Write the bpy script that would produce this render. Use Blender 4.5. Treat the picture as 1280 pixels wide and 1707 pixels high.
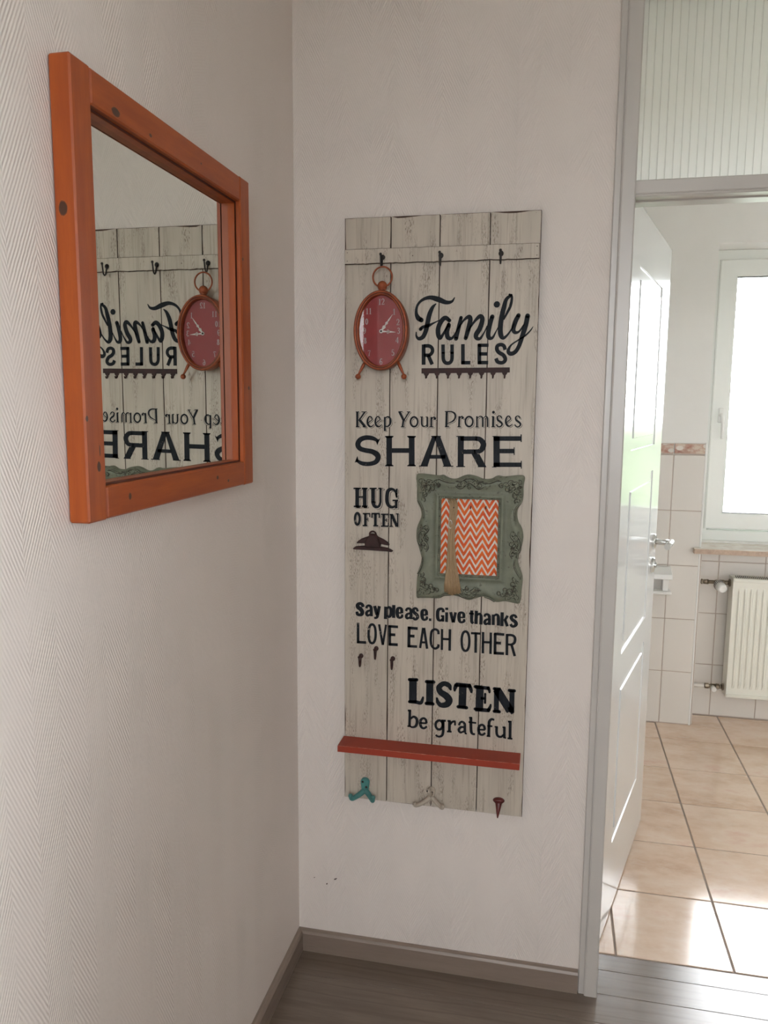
import bpy, bmesh, math, random, json
from math import sin, cos, pi
from mathutils import Vector, Matrix, noise
random.seed(7)
for o in list(bpy.data.objects): bpy.data.objects.remove(o)
sc = bpy.context.scene
REARX, REARW = .95, .74             # hallway rear window centre and width
SIDEY, SIDEW = -2.95, .80            # unseen hallway side window, added to brighten the left wall
SKYV = 31.0
WOFF = .07
WALLC = (.77, .71, .665)
CREAM = (.56, .50, .42)
PINE = (.42, .088, .009); PINED = (.29, .048, .005)
CHX = -.0655 ; CHZ = .3345          # origin of the chevron print (sign-local)
COL = sc.collection
# ---------------------------------------------------------------- camera
def cam_matrix(yaw, pitch, roll, loc):
    Rz = Matrix.Rotation(yaw, 3, 'Z'); Rx = Matrix.Rotation(pitch, 3, 'X'); Ry = Matrix.Rotation(roll, 3, 'Y')
    R = Rz @ Rx @ Ry
    m = Matrix.Identity(4)
    for i in range(3):
        m[i][0] = R[i][0]; m[i][1] = R[i][2]; m[i][2] = -R[i][1]; m[i][3] = loc[i]
    return m
cd = bpy.data.cameras.new('camera'); cam = bpy.data.objects.new('camera', cd); COL.objects.link(cam)
cd.sensor_fit = 'HORIZONTAL'; cd.sensor_width = 36; cd.lens = 36*1303.7/1280; cd.clip_start = .01
cam.matrix_world = cam_matrix(0.2120, -0.1354, -0.0074, (0.6534, -1.9393, 1.5225))
sc.camera = cam
# ---------------------------------------------------------------- world, light, exposure
sc.view_settings.view_transform = 'Standard'; sc.view_settings.look = 'None'
sc.view_settings.gamma = 1; sc.view_settings.use_curve_mapping = False
sc.view_settings.exposure = 0.0
SKY = SKYV
w = bpy.data.worlds.new('overcast_sky'); sc.world = w; w.use_nodes = True
nt = w.node_tree; nt.nodes.clear()
tc = nt.nodes.new('ShaderNodeTexCoord'); sp = nt.nodes.new('ShaderNodeSeparateXYZ')
rp = nt.nodes.new('ShaderNodeValToRGB'); bg = nt.nodes.new('ShaderNodeBackground'); wo = nt.nodes.new('ShaderNodeOutputWorld')
nt.links.new(tc.outputs['Generated'], sp.inputs[0]); nt.links.new(sp.outputs['Z'], rp.inputs[0])
nt.links.new(rp.outputs[0], bg.inputs[0]); nt.links.new(bg.outputs[0], wo.inputs[0])
rp.color_ramp.elements[0].position = 0.0; rp.color_ramp.elements[0].color = (.81, .86, .90, 1)
rp.color_ramp.elements[1].position = 1.0; rp.color_ramp.elements[1].color = (.97, .985, 1, 1)
bg.inputs[1].default_value = SKY
def portal(name, loc, rot, sx, sy):
    l = bpy.data.lights.new(name, 'AREA'); l.shape = 'RECTANGLE'; l.size = sx; l.size_y = sy
    l.cycles.is_portal = True
    o = bpy.data.objects.new(name, l); o.location = loc; o.rotation_euler = rot; COL.objects.link(o)
portal('window_portal_bathroom', (2.18, 2.2, 1.57), (-pi/2, 0, 0), 1.48, 1.12)
portal('added_window_portal_side', (2.5, SIDEY, 1.875), (0, pi/2, 0), 1.25, SIDEW)
portal('window_portal_hall', (REARX, -4.2, 1.875), (pi/2, 0, 0), REARW, 1.25)
sc.cycles.max_bounces = 14; sc.cycles.diffuse_bounces = 8; sc.cycles.glossy_bounces = 6
sc.cycles.transmission_bounces = 8; sc.cycles.transparent_max_bounces = 12
sc.cycles.use_denoising = True; sc.cycles.sample_clamp_indirect = 12
# ---------------------------------------------------------------- material helpers
class NT:
    def __init__(s, name):
        s.m = bpy.data.materials.new(name); s.m.use_nodes = True; s.t = s.m.node_tree
        s.b = s.t.nodes['Principled BSDF']; s.out = s.t.nodes['Material Output']
        s._c = None
    def n(s, typ, **kw):
        x = s.t.nodes.new(typ)
        for k, v in kw.items():
            if k.startswith('i_'):
                key = k[2:]; key = int(key) if key.isdigit() else key.replace('_', ' ')
                x.inputs[key].default_value = v
            else: setattr(x, k, v)
        return x
    def l(s, a, b): s.t.links.new(a, b)
    @property
    def oc(s):
        if s._c is None: s._c = s.n('ShaderNodeTexCoord')
        return s._c.outputs['Object']
    def math(s, op, a, b=None, c=None):
        x = s.n('ShaderNodeMath', operation=op)
        for i, v in enumerate((a, b, c)):
            if v is None: continue
            if hasattr(v, 'default_value') or hasattr(v, 'links'): s.l(v, x.inputs[i])
            else: x.inputs[i].default_value = v
        return x.outputs[0]
    def noise(s, scale=(1, 1, 1), sc_=5, det=3, rough=.5, vec=None):
        mp = s.n('ShaderNodeMapping'); s.l(vec or s.oc, mp.inputs[0]); mp.inputs['Scale'].default_value = scale
        x = s.n('ShaderNodeTexNoise', i_Scale=sc_, i_Detail=det, i_Roughness=rough); s.l(mp.outputs[0], x.inputs[0]); return x.outputs[0]
    def ramp(s, fac, stops):
        r = s.n('ShaderNodeValToRGB'); s.l(fac, r.inputs[0]); e = r.color_ramp.elements
        while len(e) < len(stops): e.new(.5)
        for i, (p, c) in enumerate(stops):
            e[i].position = p; e[i].color = (c, c, c, 1) if isinstance(c, (int, float)) else (*c, 1)
        return r.outputs[0]
    def mix(s, f, a, b):
        x = s.n('ShaderNodeMix', data_type='RGBA')
        for k, v in ((0, f), (6, a), (7, b)):
            if isinstance(v, (int, float)): x.inputs[k].default_value = v
            elif isinstance(v, tuple): x.inputs[k].default_value = (*v, 1)
            else: s.l(v, x.inputs[k])
        return x.outputs[2]
    def col(s, c):
        if isinstance(c, tuple): s.b.inputs['Base Color'].default_value = (*c, 1)
        else: s.l(c, s.b.inputs['Base Color'])
    def set(s, **k):
        for a, v in k.items(): s.b.inputs[a.replace('_', ' ')].default_value = v
        return s
    def bump(s, h, strength=.3, dist=.002):
        b = s.n('ShaderNodeBump', i_Strength=strength, i_Distance=dist); s.l(h, b.inputs['Height']); s.l(b.outputs[0], s.b.inputs['Normal'])
        return s
def plain(name, c, rough=.5, metal=0, spec=.5, coat=0):
    m = NT(name); m.col(c); m.set(Roughness=rough, Metallic=metal, Coat_Weight=coat); m.b.inputs['Specular IOR Level'].default_value = spec
    return m.m
def sub(name, c1, c2, rough=.5, sc_=6, metal=0, bump=0, stretch=(1, 1, 1), coat=0):
    m = NT(name); nz = m.noise(stretch, sc_, 5, .6); m.col(m.mix(m.ramp(nz, [(.35, 0), (.65, 1)]), c1, c2)); m.set(Roughness=rough, Metallic=metal, Coat_Weight=coat)
    if bump: m.bump(nz, .4, bump)
    return m.m
def wallpaper(name, c, axis):
    m = NT(name); s = m.n('ShaderNodeSeparateXYZ'); m.l(m.oc, s.inputs[0])
    u = s.outputs[axis]; z = s.outputs[2]
    # fishbone relief: bands 9 cm wide, slanted ridges alternating in direction
    bw = .058
    t = m.math('PINGPONG', m.math('ADD', u, 10.0+WOFF), bw)
    fine = m.noise((1, 1, 1), 60, 3)
    ph = m.math('ADD', m.math('MULTIPLY', m.math('ADD', z, m.math('MULTIPLY', t, 2.1)), 2*pi/.0125), m.math('MULTIPLY', fine, 1.9))
    st = m.math('MULTIPLY', m.math('SINE', ph), .5)
    fade = m.ramp(m.noise((1, 1, 1), 5, 3), [(.36, .12), (.66, 1)])
    h = m.math('ADD', m.math('MULTIPLY', st, fade), m.math('MULTIPLY', fine, .8))
    big = m.noise((1, 1, 1), 2.2, 4)
    m.col(m.mix(m.ramp(big, [(.3, 0), (.7, 1)]), c, tuple(x*.975 for x in c)))
    m.set(Roughness=.75); m.b.inputs['Specular IOR Level'].default_value = .3
    m.bump(h, .6, .0012)
    return m.m
M = {}
M['wall_l'] = wallpaper('white_fishbone_wallpaper_left', WALLC, 1)
M['wall_b'] = wallpaper('white_fishbone_wallpaper_back', WALLC, 0)
M['plaster'] = sub('white_plaster', (.82, .815, .79), (.79, .785, .76), .8, 3)
M['ceil'] = sub('white_ceiling_paint', (.84, .84, .82), (.82, .82, .80), .85, 3)
M['lacquer'] = plain('white_lacquer_trim', (.55, .525, .495), .32, spec=.5)
M['door'] = plain('white_door_lacquer', (.76, .78, .78), .14, spec=.55)
M['pvc'] = plain('white_plastic_window', (.80, .82, .79), .25)
M['grout'] = sub('grey_brown_grout', (.36, .29, .25), (.30, .245, .21), .8, 30)
M['grout_w'] = sub('wall_grout', (.50, .42, .37), (.46, .39, .34), .8, 30)
def tile_mat():
    m = NT('beige_marbled_floor_tile'); oi = m.n('ShaderNodeObjectInfo')
    add = m.n('ShaderNodeVectorMath', operation='ADD'); sc1 = m.n('ShaderNodeVectorMath', operation='SCALE'); m.l(oi.outputs['Random'], sc1.inputs['Scale']); sc1.inputs[0].default_value = (37, 91, 13)
    m.l(m.oc, add.inputs[0]); m.l(sc1.outputs[0], add.inputs[1])
    n1 = m.noise((1, 1.6, 1), 5.5, 5, .6, add.outputs[0]); n2 = m.noise((1, 2, 1), 14, 4, .65, add.outputs[0])
    m.b.inputs['Specular IOR Level'].default_value = .75
    c = m.ramp(n1, [(.28, (.62, .43, .31)), (.46, (.73, .55, .42)), (.6, (.78, .62, .50)), (.75, (.73, .50, .40))])
    c = m.mix(m.ramp(n2, [(.5, 0), (.72, .45)]), c, (.80, .70, .60))
    m.col(c); m.set(Roughness=.20); m.l(m.ramp(n2, [(0, .07), (1, .17)]), m.b.inputs['Roughness'])
    return m.m
M['tile'] = tile_mat()
M['wtile'] = plain('glossy_pale_wall_tile', (.72, .69, .65), .16)
def laminate(name, base, dark, rough, along='x'):
    m = NT(name); oi = m.n('ShaderNodeObjectInfo')
    add = m.n('ShaderNodeVectorMath', operation='ADD'); sc1 = m.n('ShaderNodeVectorMath', operation='SCALE'); m.l(oi.outputs['Random'], sc1.inputs['Scale']); sc1.inputs[0].default_value = (17, 51, 13)
    m.l(m.oc, add.inputs[0]); m.l(sc1.outputs[0], add.inputs[1])
    st = (1, 9, 9) if along == 'x' else (9, 1, 9)
    n1 = m.noise(st, 3.0, 6, .62, add.outputs[0]); n2 = m.noise(tuple(a*3 for a in st), 6, 4, .6, add.outputs[0])
    wv = m.n('ShaderNodeTexWave', wave_type='RINGS', i_Scale=1.4, i_Distortion=5.0, i_Detail=3.0); mp = m.n('ShaderNodeMapping'); m.l(add.outputs[0], mp.inputs[0]); mp.inputs['Scale'].default_value = (.8, 7, 7) if along == 'x' else (7, .8, 7); m.l(mp.outputs[0], wv.inputs[0])
    c = m.mix(m.ramp(n1, [(.3, 0), (.7, 1)]), base, dark)
    c = m.mix(m.ramp(n2, [(.45, 0), (.8, .22)]), c, tuple(x*.6 for x in dark))
    c = m.mix(m.ramp(wv.outputs[1], [(.0, .35), (.12, 0)]), c, tuple(x*.7 for x in dark))
    m.col(c); m.set(Roughness=rough); m.b.inputs['Specular IOR Level'].default_value = .8; m.bump(n2, .12, .0004)
    return m.m
M['lam'] = laminate('grey_brown_oak_laminate', (.185, .143, .110), (.135, .102, .078), .24)
M['base'] = laminate('taupe_oak_baseboard', (.27, .208, .168), (.22, .17, .137), .42)
M['base_y'] = laminate('taupe_oak_baseboard_left', (.27, .208, .168), (.22, .17, .137), .42, 'y')
M['steel'] = plain('brushed_steel', (.62, .62, .60), .28, 1)
M['marble'] = sub('pale_marble_sill', (.70, .66, .59), (.58, .50, .42), .25, 22)
M['marble_raw'] = sub('rough_marble_edge', (.55, .42, .33), (.44, .33, .26), .7, 60, bump=.001)
M['rad'] = plain('radiator_enamel', (.78, .78, .71), .3)
M['slot'] = plain('dark_slot', (.03, .03, .03), .8)
M['brass'] = sub('dull_nickel_brass', (.36, .31, .24), (.25, .21, .16), .35, 40, 1)
M['whiteplastic'] = plain('white_plastic', (.78, .78, .76), .3)
M['pipe'] = plain('white_painted_pipe', (.66, .63, .58), .4)
M['lawn'] = sub('lawn_green', (.065, .078, .055), (.075, .088, .065), .95, 1.5)
M['reflection_hedge'] = sub('reflection_hedge_leaves', (.052, .075, .034), (.075, .102, .050), .9, 30)
M['bounce_paving'] = sub('pale_bounce_paving', (.52, .50, .47), (.46, .44, .41), .9, 3)  # pale tone raised to bounce more light indoors
def glass(name, tint=(1, 1, 1)):
    m = NT(name); g = m.n('ShaderNodeBsdfGlossy', i_Roughness=.02); tr = m.n('ShaderNodeBsdfTransparent', i_Color=(*tint, 1)); fr = m.n('ShaderNodeFresnel', i_IOR=1.5); mx = m.n('ShaderNodeMixShader')
    m.l(fr.outputs[0], mx.inputs[0]); m.l(tr.outputs[0], mx.inputs[1]); m.l(g.outputs[0], mx.inputs[2]); m.l(mx.outputs[0], m.out.inputs[0]); return m.m
M['glass'] = glass('clear_glass')
def ribglass():
    m = NT('ribbed_frosted_glass'); a = m.n('ShaderNodeBsdfTranslucent', i_Color=(1, 1, .99, 1)); b = m.n('ShaderNodeBsdfTransparent', i_Color=(.95, .97, .94, 1)); g = m.n('ShaderNodeBsdfGlossy', i_Roughness=.15)
    rf = m.n('ShaderNodeBsdfRefraction', i_Color=(.97, .98, .95, 1), i_Roughness=.75, i_IOR=1.25); x0 = m.n('ShaderNodeMixShader', i_0=.12); m.l(a.outputs[0], x0.inputs[1]); m.l(rf.outputs[0], x0.inputs[2])
    x1 = m.n('ShaderNodeMixShader', i_0=.30); m.l(x0.outputs[0], x1.inputs[1]); m.l(b.outputs[0], x1.inputs[2])
    x2 = m.n('ShaderNodeMixShader', i_0=.06); m.l(x1.outputs[0], x2.inputs[1]); m.l(g.outputs[0], x2.inputs[2]); m.l(x2.outputs[0], m.out.inputs[0]); return m.m
M['rib'] = ribglass()
mm = NT('silvered_mirror'); mm.col((.84, .87, .82)); mm.set(Roughness=.0, Metallic=1); M['mirror'] = mm.m
def pine(name, knots, along, base=(.50, .135, .022), dark=(.33, .07, .010)):
    m = NT(name); st = {'z': (12, 12, 1.2), 'y': (12, 1.2, 12)}[along]
    n1 = m.noise(st, 4, 5, .6); n2 = m.noise(tuple(a*2.5 for a in st), 8, 3, .6)
    c = m.mix(m.ramp(n1, [(.3, 0), (.72, 1)]), base, dark); c = m.mix(m.ramp(n2, [(.5, 0), (.8, .45)]), c, dark)
    for (kx, ky, kz, ry, rz) in knots:
        vs = m.n('ShaderNodeVectorMath', operation='SUBTRACT'); m.l(m.oc, vs.inputs[0]); vs.inputs[1].default_value = (kx, ky, kz)
        vm = m.n('ShaderNodeVectorMath', operation='MULTIPLY'); m.l(vs.outputs[0], vm.inputs[0]); vm.inputs[1].default_value = (1/ry, 1/ry, 1/rz)
        ln = m.n('ShaderNodeVectorMath', operation='LENGTH'); m.l(vm.outputs[0], ln.inputs[0])
        d = m.math('ADD', ln.outputs['Value'], m.math('MULTIPLY', m.math('SUBTRACT', n2, .5), .5))
        c = m.mix(m.ramp(d, [(.75, 1), (1.0, 0)]), c, (.075, .028, .014))
        c = m.mix(m.ramp(d, [(.95, 0), (1.1, .6), (1.5, 0)]), c, (.60, .17, .035))
    m.col(c); m.set(Roughness=.42); m.bump(n2, .12, .0005); return m.m
def cream():
    m = NT('distressed_cream_paint'); oi = m.n('ShaderNodeObjectInfo')
    add = m.n('ShaderNodeVectorMath', operation='ADD'); s1 = m.n('ShaderNodeVectorMath', operation='SCALE'); m.l(oi.outputs['Random'], s1.inputs['Scale']); s1.inputs[0].default_value = (31, 7, 53)
    m.l(m.oc, add.inputs[0]); m.l(s1.outputs[0], add.inputs[1]); v = add.outputs[0]
    broad = m.noise((9, 1, 1.6), 2.2, 4, .55, v); streak = m.noise((60, 1, 2.2), 3.0, 5, .6, v); speck = m.noise((170, 1, 30), 4.0, 3, .6, v)
    mask = m.noise((14, 1, 2.5), 2.4, 3, .5, v); dots = m.noise((30, 1, 30), 6, 2, .5, v)
    c = m.mix(m.ramp(broad, [(.35, 0), (.65, 1)]), CREAM, tuple(x*.86 for x in CREAM))
    c = m.mix(m.ramp(streak, [(.50, 0), (.72, .55)]), c, (.27, .215, .165))
    sp = m.math('MULTIPLY', m.ramp(speck, [(.53, 0), (.60, 1)]), m.ramp(mask, [(.52, 0), (.62, .85)]))
    c = m.mix(sp, c, (.17, .12, .085))
    c = m.mix(m.ramp(dots, [(.76, 0), (.79, .8)]), c, (.14, .09, .06))
    m.col(c); m.set(Roughness=.5); m.bump(streak, .25, .0006); return m.m
M['cream'] = cream()
M['darkwood'] = sub('dark_brown_worn_edge', (.045, .022, .013), (.09, .045, .028), .7, 40)
M['tan'] = plain('print_gap_cream', tuple(x*.94 for x in CREAM), .55)
def ink():
    m = NT('black_worn_lettering'); n1 = m.noise((1, 1, 1), 42, 5, .75); n2 = m.noise((1, 1, 1), 9, 2); n3 = m.noise((60, 1, 4), 12, 3)
    ch = m.math('MULTIPLY', m.ramp(n1, [(.62, 0), (.66, 1)]), m.ramp(n2, [(.54, 0), (.62, .9)]))
    c = m.mix(m.ramp(n3, [(.4, 0), (.7, 1)]), (.008, .010, .013), (.016, .019, .026)); c = m.mix(ch, c, (.42, .38, .33)); m.col(c); m.set(Roughness=.6); m.b.inputs['Specular IOR Level'].default_value = .2; return m.m
M['ink'] = ink()
M['iron'] = sub('dark_rusty_iron', (.022, .006, .005), (.045, .012, .010), .65, 60, bump=.0004)
M['blackiron'] = plain('black_iron', (.014, .011, .011), .42)
def redpaint():
    m = NT('worn_red_orange_paint'); n = m.noise((1, 1, 1), 5, 5, .6); n2 = m.noise((2, 20, 20), 16, 4, .7)
    c = m.mix(m.ramp(n, [(.3, 0), (.7, 1)]), (.36, .040, .015), (.28, .030, .012)); c = m.mix(m.ramp(n2, [(.72, 0), (.76, .6)]), c, (.6, .30, .2))
    m.col(c); m.set(Roughness=.5); return m.m
M['red'] = redpaint(); M['rededge'] = sub('pale_worn_red_edge', (.38, .045, .018), (.66, .36, .27), .6, 55)
M['sage'] = None
def sage(name, ao=True):
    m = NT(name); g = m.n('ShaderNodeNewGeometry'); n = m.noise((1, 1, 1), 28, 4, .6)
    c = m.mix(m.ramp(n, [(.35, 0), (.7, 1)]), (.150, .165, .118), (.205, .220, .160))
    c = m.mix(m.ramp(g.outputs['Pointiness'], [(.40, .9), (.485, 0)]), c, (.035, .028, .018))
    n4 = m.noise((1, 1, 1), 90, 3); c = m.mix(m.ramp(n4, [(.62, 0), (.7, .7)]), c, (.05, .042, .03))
    m.col(c); m.set(Roughness=.55); return m.m
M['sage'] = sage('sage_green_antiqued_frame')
def sageorn():
    m = NT('antiqued_scrollwork'); g = m.n('ShaderNodeNewGeometry'); n = m.noise((1, 1, 1), 70, 4, .6)
    c = m.mix(m.ramp(n, [(.36, 0), (.52, 1)]), (.06, .052, .036), (.205, .218, .158)); m.col(c); m.set(Roughness=.55); return m.m
M['sageorn'] = sageorn(); M['glaze_shade'] = sub('dark_antique_glaze_shade', (.030, .024, .016), (.065, .062, .042), .6, 60)  # antique glaze, also the shade painted beside scroll lines
def chevron():
    m = NT('orange_chevron_fabric'); s = m.n('ShaderNodeSeparateXYZ'); m.l(m.oc, s.inputs[0])
    X0 = CHX; P_ = .0305
    t = m.math('PINGPONG', m.math('ADD', m.math('SUBTRACT', s.outputs[0], X0), P_*20), P_/2)
    z = m.math('ADD', m.math('SUBTRACT', s.outputs[2], CHZ), m.math('MULTIPLY', t, .0255/(P_/2)))
    f = m.math('FRACT', m.math('ADD', m.math('DIVIDE', z, .0203), 30.0))
    nz = m.noise((1, 1, 1), 160, 2); f2 = m.math('ADD', f, m.math('MULTIPLY', m.math('SUBTRACT', nz, .5), .16))
    k = m.ramp(f2, [(.54, 0), (.58, 1), (.93, 1), (.97, 0)])
    n2 = m.noise((1, 1, 1), 45, 3); org = m.mix(m.ramp(n2, [(.35, 0), (.65, 1)]), (.66, .095, .030), (.74, .15, .026))
    m.col(m.mix(k, org, (.70, .65, .58))); m.set(Roughness=.9); m.bump(nz, .3, .0004); return m.m
M['chev'] = chevron()
M['raffia'] = sub('tan_raffia', (.42, .29, .16), (.30, .19, .095), .45, 8, stretch=(120, 120, 3))
M['teal'] = sub('teal_painted_iron', (.07, .25, .235), (.045, .17, .16), .45, 50)
M['creamiron'] = sub('cream_painted_iron', (.50, .44, .36), (.38, .32, .26), .5, 40)
M['redhook'] = sub('dark_red_painted_iron', (.12, .009, .008), (.06, .007, .006), .4, 60)
def clockmetal():
    m = NT('rusty_orange_clock_metal'); n = m.noise((1, 1, 1), 60, 5, .65)
    m.col(m.mix(m.ramp(n, [(.35, 0), (.68, 1)]), (.36, .085, .026), (.20, .042, .017))); m.set(Roughness=.45, Metallic=.25); m.bump(n, .25, .0004); return m.m
M['clock'] = clockmetal(); M['clockdark'] = plain('clock_bezel_groove', (.09, .02, .01), .5)
M['dial'] = sub('crimson_clock_dial', (.34, .022, .022), (.28, .018, .018), .5, 12)
M['numeral'] = plain('pale_grey_numeral', (.52, .46, .44), .5)
M['hand'] = plain('white_clock_hand', (.80, .76, .70), .4)
def deco():
    m = NT('terracotta_border_tile'); s = m.n('ShaderNodeSeparateXYZ'); m.l(m.oc, s.inputs[0])
    n = m.noise((1, 1, 1.6), 26, 4, .6)
    v = m.n('ShaderNodeTexVoronoi', i_Scale=19.0); mp = m.n('ShaderNodeMapping'); m.l(m.oc, mp.inputs[0]); mp.inputs['Scale'].default_value = (1, .01, 1.5); m.l(mp.outputs[0], v.inputs[0])
    c = m.ramp(n, [(.35, (.34, .16, .12)), (.5, (.47, .32, .25)), (.62, (.58, .49, .40))]); c = m.mix(m.ramp(v.outputs[0], [(.28, 1), (.36, 0)]), c, (.66, .62, .56))
    zz = s.outputs[2]; edge = m.math('ABSOLUTE', m.math('SUBTRACT', zz, 1.334)); c = m.mix(m.ramp(m.math('MULTIPLY', edge, 20), [(.40, 0), (.42, 1)]), c, (.50, .40, .33))
    m.col(c); m.set(Roughness=.25); return m.m
M['deco'] = deco()
# ---------------------------------------------------------------- mesh helpers
class MB:
    def __init__(s): s.v = []; s.f = []; s.mi = []; s.sm = []
    def face(s, idx, mi=0, smooth=False): s.f.append(tuple(idx)); s.mi.append(mi); s.sm.append(smooth)
    def add(s, verts, faces, mi=0, smooth=False):
        b = len(s.v); s.v += [tuple(v) for v in verts]
        for f in faces: s.face([b+i for i in f], mi, smooth)
    def box(s, x0, x1, y0, y1, z0, z1, mi=0, bev=0):
        if bev <= 0:
            s.add([(x0, y0, z0), (x1, y0, z0), (x1, y1, z0), (x0, y1, z0), (x0, y0, z1), (x1, y0, z1), (x1, y1, z1), (x0, y1, z1)],
                  [(0, 3, 2, 1), (4, 5, 6, 7), (0, 1, 5, 4), (1, 2, 6, 5), (2, 3, 7, 6), (3, 0, 4, 7)], mi); return
        c = ((x0+x1)/2, (y0+y1)/2, (z0+z1)/2); h = ((x1-x0)/2, (y1-y0)/2, (z1-z0)/2)
        V = []; idx = {}
        for sx in (-1, 1):
            for sy in (-1, 1):
                for sz in (-1, 1):
                    for ax in range(3):
                        p = [c[i] + (sx, sy, sz)[i]*(h[i] - (0 if i == ax else bev)) for i in range(3)]
                        idx[(sx, sy, sz, ax)] = len(V); V.append(p)
        F = []
        for sg in (-1, 1):
            for ax in range(3):
                a, b = [i for i in range(3) if i != ax]
                q = []
                for (u, w_) in ((-1, -1), (1, -1), (1, 1), (-1, 1)):
                    k = [0, 0, 0]; k[ax] = sg; k[a] = u; k[b] = w_; q.append(idx[(*k, ax)])
                F.append(q)
        for ax in range(3):
            a, b = [i for i in range(3) if i != ax]
            for u in (-1, 1):
                for w_ in (-1, 1):
                    q = []
                    for (e, which) in ((-1, a), (1, a), (1, b), (-1, b)):
                        k = [0, 0, 0]; k[ax] = e; k[a] = u; k[b] = w_; q.append(idx[(*k, which)])
                    F.append(q)
        for sx in (-1, 1):
            for sy in (-1, 1):
                for sz in (-1, 1): F.append([idx[(sx, sy, sz, i)] for i in range(3)])
        s.add(V, F, mi)
    def tube(s, pts, r, n=10, mi=0, cap=True, flat=1.0, smooth=True):
        pts = [Vector(p) for p in pts]; N = len(pts); rr = r if isinstance(r, (list, tuple)) else [r]*N
        b = len(s.v); up = None
        for i, p in enumerate(pts):
            t = (pts[min(i+1, N-1)] - pts[max(i-1, 0)]).normalized()
            if up is None: up = Vector((0, 1, 0)) if abs(t.y) < .9 else Vector((1, 0, 0))
            a = t.cross(up).normalized(); up = a.cross(t).normalized()
            for k in range(n):
                an = 2*pi*k/n; s.v.append(tuple(p + a*cos(an)*rr[i] + up*sin(an)*rr[i]*flat))
        for i in range(N-1):
            for k in range(n):
                s.face((b+i*n+k, b+i*n+(k+1) % n, b+(i+1)*n+(k+1) % n, b+(i+1)*n+k), mi, smooth)
        if cap:
            s.face([b+k for k in range(n)][::-1], mi); s.face([b+(N-1)*n+k for k in range(n)], mi)
    def ball(s, c, r, mi=0, n=16, m=10, sq=(1, 1, 1)):
        b = len(s.v); c = Vector(c)
        for i in range(m+1):
            th = pi*i/m
            for k in range(n):
                s.v.append((c.x+r*sq[0]*sin(th)*cos(2*pi*k/n), c.y+r*sq[1]*sin(th)*sin(2*pi*k/n), c.z+r*sq[2]*cos(th)))
        for i in range(m):
            for k in range(n): s.face((b+i*n+k, b+i*n+(k+1) % n, b+(i+1)*n+(k+1) % n, b+(i+1)*n+k), mi, True)
    def loops(s, loops, mi=0, smooth=False, closed=True, cap0=False, cap1=False, mis=None):
        n = len(loops[0]); b = len(s.v)
        for L in loops: s.v += [tuple(p) for p in L]
        for i in range(len(loops)-1):
            for k in range(n if closed else n-1):
                s.face((b+i*n+k, b+i*n+(k+1) % n, b+(i+1)*n+(k+1) % n, b+(i+1)*n+k), mis[i] if mis else mi, smooth)
        if cap0: s.face([b+k for k in range(n)][::-1], mis[0] if mis else mi)
        if cap1: s.face([b+(len(loops)-1)*n+k for k in range(n)], mis[-1] if mis else mi)
    def prism_xz(s, poly, y0, y1, mi=0, bev=0):
        # poly in xz, extruded from y1 (back) to y0 (front, smaller y)
        L1 = [(x, y1, z) for x, z in poly]; L0 = [(x, y0, z) for x, z in poly]
        if bev:
            cx = sum(p[0] for p in poly)/len(poly); cz = sum(p[1] for p in poly)/len(poly)
            Lm = [(x, y0+bev, z) for x, z in poly]
            Li = []
            n = len(poly)
            for i in range(n):
                a = Vector((poly[i][0]-poly[i-1][0], poly[i][1]-poly[i-1][1])); b_ = Vector((poly[(i+1) % n][0]-poly[i][0], poly[(i+1) % n][1]-poly[i][1]))
                na = Vector((-a.y, a.x)).normalized() if a.length > 0 else Vector((0, 0)); nb = Vector((-b_.y, b_.x)).normalized() if b_.length > 0 else na
                nn = (na+nb); nn = nn.normalized() if nn.length > 1e-6 else na
                sgn = -1 if area(poly) < 0 else 1
                Li.append((poly[i][0]+nn.x*bev*sgn, y0, poly[i][1]+nn.y*bev*sgn))
            s.loops([L1, Lm, Li], mi, cap0=True, cap1=True)
        else: s.loops([L1, L0], mi, cap0=True, cap1=True)
    def build(s, name, mats, parent=None, root=None, bevel=0, sub=0):
        me = bpy.data.meshes.new(name)
        off = Vector(root.location) if root else Vector((0, 0, 0))
        me.from_pydata([tuple(Vector(v)-off) for v in s.v], [], s.f)
        for m_ in (mats if isinstance(mats, (list, tuple)) else [mats]): me.materials.append(m_)
        for i, p in enumerate(me.polygons): p.material_index = s.mi[i]; p.use_smooth = s.sm[i]
        bm = bmesh.new(); bm.from_mesh(me); bmesh.ops.remove_doubles(bm, verts=bm.verts, dist=1e-6); bmesh.ops.recalc_face_normals(bm, faces=bm.faces); bm.to_mesh(me); bm.free()
        o = bpy.data.objects.new(name, me); COL.objects.link(o)
        if parent is not None: o.parent = parent
        if bevel:
            b = o.modifiers.new('bevel', 'BEVEL'); b.width = bevel; b.segments = 2; b.limit_method = 'ANGLE'
        if sub:
            b = o.modifiers.new('sub', 'SUBSURF'); b.levels = sub; b.render_levels = sub
        return o
def area(P): return sum(P[i][0]*P[(i+1) % len(P)][1]-P[(i+1) % len(P)][0]*P[i][1] for i in range(len(P)))/2
def tag(o, label=None, cat=None, group=None, kind=None):
    if label: o['label'] = label
    if cat: o['category'] = cat
    if group: o['group'] = group
    if kind: o['kind'] = kind
    return o
def empty(name, loc, label, cat, group=None, kind=None):
    o = bpy.data.objects.new(name, None); o.empty_display_size = .05; COL.objects.link(o); o.location = loc
    return tag(o, label, cat, group, kind)
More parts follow.
